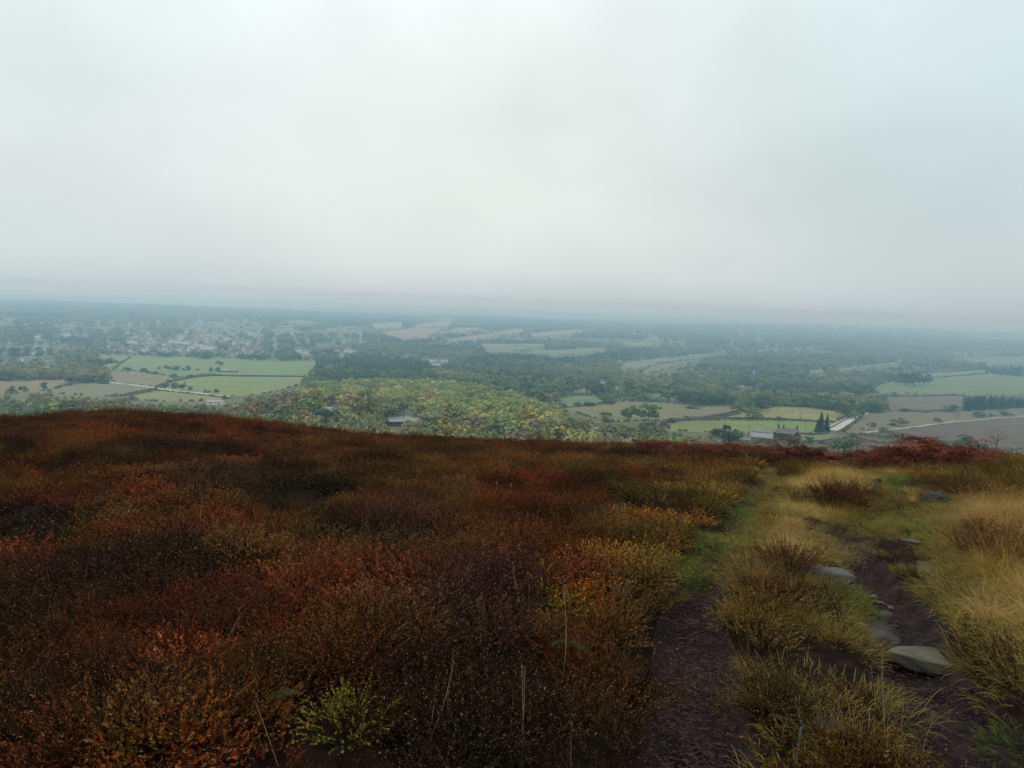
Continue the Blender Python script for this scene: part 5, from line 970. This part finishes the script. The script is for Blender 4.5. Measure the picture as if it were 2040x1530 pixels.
pick = np.where(bil, 3, 0)+rng.integers(0, 3, n); sc = rng.uniform(.72, 1.12, n)*np.maximum(.50+.95*fbm(X[mm]/.6, Y[mm]/.6, 90, 3), np.where(PX[mm] > 1250, .95, np.where(Rr[mm] > 5, .78, .66)))*np.where(pdist[mm] < 1.5, .75, 1.0)*np.where(pip(ISLAND, PX[mm], PY[mm]), .82, 1)*np.interp(Rr[mm], [2, 8, 20, 30], [.95, .9, 1.0, 1.05])*(1+sstep(12, 20, Rr[mm])*(fbm(X[mm]/.7, Y[mm]/.7, 97, 2)-.5)*1.3)
sc *= np.where(Rr[mm] < 2.6, .6, 1)*.84*np.where(low[mm], .52, 1)
rot = np.column_stack([rng.normal(.0, .12, n), rng.normal(0, .12, n), rng.uniform(0, 6.28, n)])
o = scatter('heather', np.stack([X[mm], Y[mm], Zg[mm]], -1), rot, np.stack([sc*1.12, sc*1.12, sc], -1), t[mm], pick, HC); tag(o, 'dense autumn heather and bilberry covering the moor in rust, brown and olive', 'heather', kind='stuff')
print('HEATHER', n)
# --- tussock grass
sp = fbm(X/1.2, Y/1.2, 92, 3)
gm = ~onpath & ~ingr & ~blk_s & ~(blk & (rng.uniform(0, 1, len(X)) < .72)) & ((ing & ~tuft & (uu < .95)) | (mixin & ~ing & (uu < .5)) | (inr & (uu < .35)) | (ing & tuft & (uu < .3)))
G_TAN = np.array((.60, .39, .125)); G_YEL = np.array((.52, .29, .05)); G_GRN = np.array((.22, .17, .028)); G_RUS = np.array((.27, .12, .034))
tg = G_TAN[None]*np.ones((len(X), 1)); tg = blend(tg, G_YEL, sstep(.42, .58, sp)); tg = blend(tg, G_GRN, sstep(.52, .66, fbm(X/.7, Y/.7, 93, 3))*.45); tg = blend(tg, G_RUS, sstep(.52, .66, fbm(X/.9, Y/.9, 94, 2))*.7); tg = blend(tg, G_YEL*.75, np.where(~ing, .9, 0))
tg = tg*rng.uniform(.75, 1.25, (len(X), 1)); mm = np.where(gm)[0]; n = len(mm); sc = rng.uniform(.55, 1.0, n)*np.where(pabs[mm] < .3, .8, 1)*np.where(ing[mm], 1, .8)*np.interp(PX[mm], [1300, 1700, 1950], [.60, .66, .72])*np.where(low[mm], .5, 1)
rot = np.column_stack([rng.normal(.12, .34, n), rng.normal(-.1, .34, n), rng.uniform(0, 6.28, n)])
o = scatter('moor_grass', np.stack([X[mm], Y[mm], Zg[mm]], -1), rot, np.stack([sc]*3, -1), tg[mm], rng.integers(0, 3, n), TC); tag(o, 'tan and yellow tussock grass beside the eroded path', 'grass', kind='stuff')
print('TUSSOCK', n)
# --- short turf in the green patches and thinly under the tussocks and path rims
gm = (((ingr) & (pdist > .5)) | ((ing | (low & (uu > .4))) & (pabs > np.where(Rr > 6, .03, .12))) | ((pdist > .82) & (pdist < 1.25) & (uu > .6) & (PX > 1280) & (PY < 1190)))
T_G = np.array((.14, .20, .020)); T_O = np.array((.26, .19, .04)); tt_ = np.where(ingr[:, None], T_G[None], T_O[None])*rng.uniform(.7, 1.3, (len(X), 1)); tt_ = blend(tt_, T_O, sstep(.5, .62, nzD)*.6)
mm = np.where(gm)[0]; mm = np.concatenate([mm, mm]); n = len(mm); jxy = rng.normal(0, .07, (n, 2)); xs = X[mm]+jxy[:, 0]; ys = Y[mm]+jxy[:, 1]; sc = rng.uniform(.6, 1.3, n)
sc *= np.where(ingr[mm], 1, np.where(blk[mm], .7, 1.3)); rot = np.column_stack([rng.normal(0, .1, n), rng.normal(0, .1, n), rng.uniform(0, 6.28, n)])
o = scatter('turf', np.stack([xs, ys, height(xs, ys)], -1), rot, np.stack([sc]*3, -1), tt_[mm], rng.integers(0, 2, n), SC); tag(o, 'short green turf in patches along the paths', 'grass', kind='stuff')
# --- bracken along the brow on the right
bp = []
def add_br(poly, step, s):
    g = pix2ground([q[0] for q in poly], [q[1] for q in poly], fine=True)
    for i in range(int(s)):
        a_ = random.random(); j = int(a_*(len(g)-1)); f_ = a_*(len(g)-1)-j; p_ = g[j]*(1-f_)+g[min(j+1, len(g)-1)]*f_; p_ = p_*(1+random.uniform(*step)); bp.append((p_[0], p_[1]))
NB = 0
add_br([(1290, 903), (1400, 908), (1480, 911), (1560, 916)], (-.08, .10), 300); c1 = len(bp)
add_br([(1590, 922), (1625, 922)], (-.08, .06), 26); c2 = len(bp)
add_br([(1560, 922), (1680, 924), (1730, 926)], (-.04, .08), 46); c3 = len(bp)
add_br([(1700, 928), (1760, 932), (1850, 934), (1930, 930)], (-.08, .10), 280); c4 = len(bp)
add_br([(1930, 926), (1985, 922)], (-.06, .08), 40)
bp = np.array(bp); n = len(bp); sc = rng.uniform(.6, .9, n); sc *= 1.22; sc[:c1] *= .68; sc[c1:c2] *= 1.15; sc[c2:c3] *= .55
bx = project(bp[:, 0], bp[:, 1], height(bp[:, 0], bp[:, 1]))[0]; sc[c3:c4] *= np.interp(bx[c3:c4], [1700, 1760, 1830, 1900, 1940], [.62, .9, 1.15, 1.1, .75]); sc[c4:] *= .5
tb = np.array((.080, .021, .013))[None]*rng.uniform(.35, 1.4, (n, 1)); tb = np.where(rng.uniform(0, 1, (n, 1)) < .15, np.array((.13, .045, .026))[None], tb)
o = scatter('bracken', np.column_stack([bp, height(bp[:, 0], bp[:, 1])]), np.column_stack([rng.normal(0, .12, n), rng.normal(0, .12, n), rng.uniform(0, 6.28, n)]), np.stack([sc*1.1, sc*1.1, sc], -1), tb, rng.integers(0, 3, n), BC); tag(o, 'dead red-brown bracken along the brow of the hill', 'bracken', kind='stuff')
# --- litter of twigs on the paths
S = [jitter_pts(1.2, 6, 70), jitter_pts(6, 14, 22)]; X2 = np.concatenate([s[0] for s in S]); Y2 = np.concatenate([s[1] for s in S]); d2, _, w2 = path_field(X2, Y2)
k = (d2 < 1.1) & ((w2 == 0) | (rng.uniform(0, 1, len(X2)) < .45)); X2 = X2[k]; Y2 = Y2[k]; n = len(X2)
tl = np.array((.060, .038, .036))[None]*rng.uniform(.6, 1.4, (n, 1)); sc = rng.uniform(.8, 1.3, n)
o = scatter('twig_litter', np.column_stack([X2, Y2, height(X2, Y2)+.004]), np.column_stack([np.full(n, -.1), np.zeros(n), rng.uniform(0, 6.28, n)]), np.stack([sc]*3, -1), tl, rng.integers(0, 3, n), LC); tag(o, 'dry heather twigs and stalks littering the trodden peat', 'twig litter', kind='stuff')

def clod_mesh(seed):
    import bmesh
    bm = bmesh.new(); bmesh.ops.create_icosphere(bm, subdivisions=2, radius=1); rg = np.random.default_rng(seed); P_ = [(norm(rg.normal(size=3)), rg.uniform(.5, .85)) for _ in range(7)]
    for v in bm.verts:
        c = np.array(v.co)
        for n_, d_ in P_:
            q_ = c@n_
            if q_ > d_: c = c-n_*(q_-d_)
        v.co = (c[0], c[1], c[2]*.55)
    me = bpy.data.meshes.new('clod'); bm.to_mesh(me); bm.free(); me.materials.append(M_HEATH)
    for nm_, vv_ in (('v', .35), ('k', 1.0)): a_ = me.attributes.new(nm_, 'FLOAT', 'POINT'); a_.data.foreach_set('value', np.full(len(me.vertices), vv_, np.float32))
    return me
CC = source_coll('clods', [clod_mesh(480+i) for i in range(4)])
S = [jitter_pts(1.6, 6, 150), jitter_pts(6, 13, 110), jitter_pts(13, 22, 25)]; X3 = np.concatenate([s[0] for s in S]); Y3 = np.concatenate([s[1] for s in S]); d3, _, w3 = path_field(X3, Y3)
k = (d3 < 1.05) & (fbm(X3/.35, Y3/.35, 99, 3) > np.where(w3 == 0, .60, .47)); X3 = X3[k]; Y3 = Y3[k]; n = len(X3); sc = .006+.020*rng.uniform(0, 1, n)**2.4
tc_ = np.array((.062, .046, .042))[None]*rng.uniform(.4, 1.5, (n, 1))
o = scatter('path_grit', np.column_stack([X3, Y3, height(X3, Y3)+sc*.1]), np.column_stack([rng.normal(0, .3, n), rng.normal(0, .3, n), rng.uniform(0, 6.28, n)]), np.stack([sc*rng.uniform(.8, 1.7, n), sc, sc], -1), tc_, rng.integers(0, 4, n), CC); tag(o, 'small broken stones and peat crumbs on the eroded path', 'grit', kind='stuff')
print('GRIT', n)
# ------------------------------------------------------------------ stones
def stone(px, py, wpx, hpx, m, label, seed, flat_=.5, rot=0.0, cat='stone', group=None, depth=1.0, blocky=.35):
    import bmesh
    g = pix2ground([px], [py])[0]; d = float(np.linalg.norm(g)); W = wpx*d/FPX*.5; view = max(.25, 1.6/d); D = W*depth; Hh = min(hpx*d/FPX, W*1.3)*flat_
    bm = bmesh.new(); bmesh.ops.create_icosphere(bm, subdivisions=4, radius=1); rg = np.random.default_rng(seed); planes = [(norm(rg.normal(size=3)*np.array([1, 1, .6])), rg.uniform(.55, .88)) for _ in range(12)]+[(norm(np.array([rg.normal(0, .12), rg.normal(0, .12), 1.0])), .60)]
    for v in bm.verts:
        c = np.array(v.co)
        for nn_, dd in planes:
            s = c@nn_
            if s > dd: c = c-nn_*(s-dd)*.98
        q_ = c*3+seed; nz_ = float(fbm(np.array([q_[0]+q_[2]*.7]), np.array([q_[1]-q_[2]*.5]), 7, 4)[0])-.5; c = c*(1+nz_*.16); v.co = (c[0]*W*1.15, c[1]*D*1.15, c[2]*Hh*.62)
    me = bpy.data.meshes.new('stone'); bm.to_mesh(me); bm.free(); me.materials.append(m)
    for p_ in me.polygons: p_.use_smooth = True
    o = link('stone', me, None, (g[0], g[1], g[2]+Hh*.26)); o.rotation_euler = (R(-6), R(float(rg.uniform(-6, 6))), rot); tag(o, label, cat, group); return o
stone(1835, 1322, 142, 70, M_ROCK_G, 'large flat pale olive slab in the right path, broadest stone in view', 1, .42, .1, depth=.85)
stone(1748, 1284, 92, 84, M_ROCK_P, 'grey-brown boulder left of the large flat slab in the path', 2, .75, .6)
stone(1648, 1150, 90, 46, M_ROCK_B, 'blue-grey flat slab in the grass left of the eroded path', 3, .55, -.35, depth=.7)
stone(1850, 1160, 88, 84, M_ROCK_G, 'rounded mossy stone with dark underside at the fork of the path', 4, .8, .2)
stone(1828, 1108, 72, 30, M_ROCK_G, 'flat worn slab above the mossy stone on the side path', 5, .4, -.3)
stone(1838, 1136, 40, 20, M_ROCK_P, 'half buried flat stone between the worn slab and the mossy stone', 15, .35, .3)
stone(1812, 1078, 30, 14, M_ROCK_B, 'small grey slab at the top of the side path', 16, .35, .3)
stone(1863, 1000, 48, 26, M_ROCK_D, 'dark boulder spotted with white lichen in the tan grass', 6, .95, .5)
stone(1745, 960, 16, 12, M_ROCK_D, 'small black stone near the brow', 7, .9, 0)
stone(1655, 1462, 66, 36, M_ROCK_O, 'brown stone half hidden in the heather at the bottom', 8, .8, -.3)
stone(1378, 1240, 30, 10, M_ROCK_P, 'small pale flat stone in the twig littered left path', 9, .5, .1)
stone(1497, 1016, 16, 8, M_ROCK_P, 'little pale stone in the left path near the brow', 10, .8, .1)
SL = {}
for i, (a_, b_, c_, d_) in enumerate([(1755, 1205, 24, 12), (1738, 1222, 20, 14), (1765, 1228, 22, 12), (1722, 1236, 16, 10), (1752, 1245, 26, 12), (1775, 1212, 12, 8), (1718, 1260, 22, 14), (1700, 1285, 20, 12), (1690, 1106, 16, 8), (1700, 1092, 14, 8), (1680, 1080, 14, 8), (1694, 1064, 12, 7), (1708, 1050, 14, 7), (1688, 1045, 10, 6), (1742, 1190, 14, 8), (1712, 1120, 12, 7), (1780, 1250, 16, 9), (1730, 1205, 12, 8)]):
    where = 'in the right path hollow' if b_ > 1180 else 'in the dark upper gully'
    stone(a_, b_, c_, d_, [M_ROCK_P, M_ROCK_P, M_ROCK_B][i % 3], 'small loose %s stone %s' % (['purplish', 'purplish', 'grey'][i % 3], where), 30+i, .7, i*.7, group='loose stones '+where); o = COL.objects[-1]; SL.setdefault(o['label'], []).append((a_, o))
ordinals(SL)
for px_, py_, w_, h_, lb in [(1818, 853, 8, 5, 'pale boulder beside the moor track'), (1872, 847, 12, 5, 'pale boulder further right on the moor track'), (2026, 861, 8, 5, 'lone pale boulder on the brown moor at right')]:
    g = pix2ground([px_], [py_], rmin=100)[0]; d = float(np.linalg.norm(g)); s_ = w_*d/FPX*.5
    src = bpy.data.objects['stone.008']; o = src.copy(); COL.objects.link(o); o.location = g; k_ = s_/max(.01, src.dimensions.x*.5); o.scale = (k_, k_, k_*1.2); o.data = src.data.copy(); o.data.materials.clear(); o.data.materials.append(M_RENDER)
    o['label'] = lb
# ------------------------------------------------------------------ tall dead stalks, each a thing
M_STALK = flat('straw', (.26, .20, .12), .7, .25, 9)
stalks = [(1118, 1370, 1122, 1150, 'tall upright straw stalk standing right of the dark heather clump'), (1058, 1245, 1022, 1120, 'straw stalk leaning left above the dark heather clump'), (820, 1530, 905, 1300, 'longest leaning straw stalk at the bottom centre'), (858, 1530, 868, 1370, 'upright thin stalk beside the longest leaning one'),
          (905, 1530, 893, 1370, 'upright stalk right of the longest leaning one'), (1040, 1530, 1040, 1320, 'upright pale stalk at bottom centre'), (1030, 1500, 1045, 1330, 'pale stalk leaning right at bottom centre'), (960, 1440, 937, 1340, 'short stalk leaning left in the bottom centre'), (1190, 1370, 1150, 1265, 'stalk leaning left near the left path'),
          (168, 1530, 215, 1400, 'forked dead stalk at the bottom left'), (560, 1530, 508, 1380, 'brown stalk leaning left over yellow leaves'), (440, 1290, 480, 1210, 'thin leaning stalk in the dark left heather'), (845, 1260, 825, 1185, 'thin stalk left of the dark heather clump'), (1140, 1530, 1140, 1440, 'short upright stalk at the bottom'), (402, 1060, 403, 990, 'grey stalk in the dark hollow on the left'),
          (434, 1080, 433, 1035, 'second grey stalk in the dark hollow'), (1775, 1530, 1758, 1290, 'long curved stalk at the edge of the right path'), (1790, 1530, 1800, 1400, 'straw stalk leaning right by the right path'), (1830, 1530, 1860, 1420, 'straw stalk bending far right by the right path'), (1765, 1530, 1770, 1420, 'short straw stalk at the foot of the curved one'),
          (1520, 1420, 1530, 1340, 'stalk in the olive heather between the paths'), (1575, 1290, 1610, 1255, 'yellow blade leaning right between the paths'), (1920, 1270, 1950, 1180, 'pale stalk leaning right in the tussocks'), (1975, 1330, 1965, 1250, 'pale stalk bending left under the large tussock'), (1488, 950, 1486, 905, 'short stalk against the red bracken'), (985, 1000, 990, 960, 'thin stalk on the middle of the slope'), (1015, 1010, 1018, 965, 'thin stalk right of its twin on the middle slope')]
for i, (bx_, by_, tx_, ty_, lb) in enumerate(stalks):
    g = Vector(pix2ground([bx_], [by_])[0]); d = g.length; d_ = ray(np.array([tx_]), np.array([ty_]))[0]; tip = Vector(d_/np.linalg.norm(d_))*d*.99; ax = tip-g; b = MB(); rs = random.Random(i); pts = []
    side = Vector((1, 0, 0))*rs.uniform(-.06, .06)*ax.length*2
    for k_ in range(8): t_ = k_/7; pts.append(Vector((0, 0, -.03))+ax*t_+side*math.sin(t_*math.pi)*.5)
    rad = max(.0007, d*.00032); b.tube(pts, [rad*1.2]*4+[rad]*2+[rad*.8, rad*.5], 5)
    o = b.build('grass_stalk', M_STALK, None, g); tag(o, lb, 'stalk', 'tall dead stalks among the heather')
    hd = MB(); q0 = ax*.93+side*math.sin(.93*math.pi)*.5
    for k_ in range(7): t_ = .86+.14*k_/6; c_ = ax*t_+side*math.sin(t_*math.pi)*.5; e_ = Vector((rs.uniform(-1, 1), rs.uniform(-1, 1), .8)).normalized()*rad*9; hd.tube([c_, c_+e_], [rad*.8, rad*.3], 4)
    hd.build('seed_head', M_STALK, o)
# fern fronds
def fern(px_, py_, L, a, label, col=(.045, .085, .018)):
    g = Vector(pix2ground([px_], [py_])[0]); m_ = flat('fern_green', col, .6, .2, 20); b = MB(); p_ = Vector((0, 0, .12)); d = Vector((math.cos(a), -.3, math.sin(a))).normalized(); n = 22
    for s in range(n):
        q_ = p_+d*L/n; b.tube([p_, q_], .0015, 4); sd = d.cross(Vector((0, -1, .4))).normalized(); pl = L*.11*math.sin(math.pi*(.12+.85*s/n))
        for sg in (-1, 1): t_ = (sd*sg+d*.3).normalized()*pl; w_ = d*L/n*.42; b.poly([q_-w_, q_-w_*.6+t_*.7, q_+t_, q_+w_*.9+t_*.3])
        p_ = q_; d = (d+Vector((.05*math.cos(s*.4), 0, -.07))).normalized()
    o = b.build('fern_frond', m_, None, g); tag(o, label, 'fern')
fern(600, 1440, .15, 2.6, 'bright green curled fern frond in the yellow leaves at bottom left'); fern(1120, 1330, .14, .5, 'small green fern in the middle of the heather'); fern(1135, 1332, .12, 2.4, 'smaller fern leaning left beside the green one')
# weathered heather root snaking up between the paths
def root(pix, rad, label):
    g = pix2ground([q[0] for q in pix], [q[1] for q in pix]); g0 = Vector(g[0]); b = MB(); b.tube([Vector(q)-g0+Vector((0, 0, rad*2+(.10*math.sin(i*1.3)**2 if rad > .004 else .012))) for i, q in enumerate(g)], [rad*(1-.08*i) for i in range(len(g))], 6); o = b.build('dead_branch', M_BARK2, None, g0); tag(o, label, 'branch')
M_BARK2 = flat('bleached_branch', (.07, .062, .055), .85, .35, 30)
root([(1585, 1530), (1592, 1500), (1602, 1475), (1590, 1455), (1582, 1430), (1580, 1410)], .006, 'twisted grey heather branch between the two paths')
root([(1300, 1401), (1312, 1403), (1325, 1401), (1340, 1404), (1360, 1402), (1380, 1405), (1402, 1403)], .0022, 'thin grey branch lying across the left path'); root([(1312, 1408), (1325, 1415), (1340, 1420), (1358, 1428), (1372, 1431), (1388, 1440)], .0025, 'second thin branch slanting across the left path')

# ------------------------------------------------------------------ haze
b = MB(); b.box(-42000, 42000, -42000, 42000, -260, 30)
def _haze(g, bs, out):
    v = g.n('ShaderNodeVolumePrincipled'); v.inputs['Color'].default_value = (.42, .73, 1.0, 1); v.inputs['Absorption Color'].default_value = (.74, .56, .97, 1); v.inputs['Density'].default_value = HAZE_DENSITY; v.inputs['Anisotropy'].default_value = .45
    for l in list(out.inputs[0].links): g.nt.links.remove(l)
    g.nt.nodes.remove(bs); g.l(v.outputs[0], out.inputs['Volume'])
hz = b.build('haze', mat('haze_air', _haze)); tag(hz, 'thin bluish mist filling the valley air', 'haze', kind='stuff')
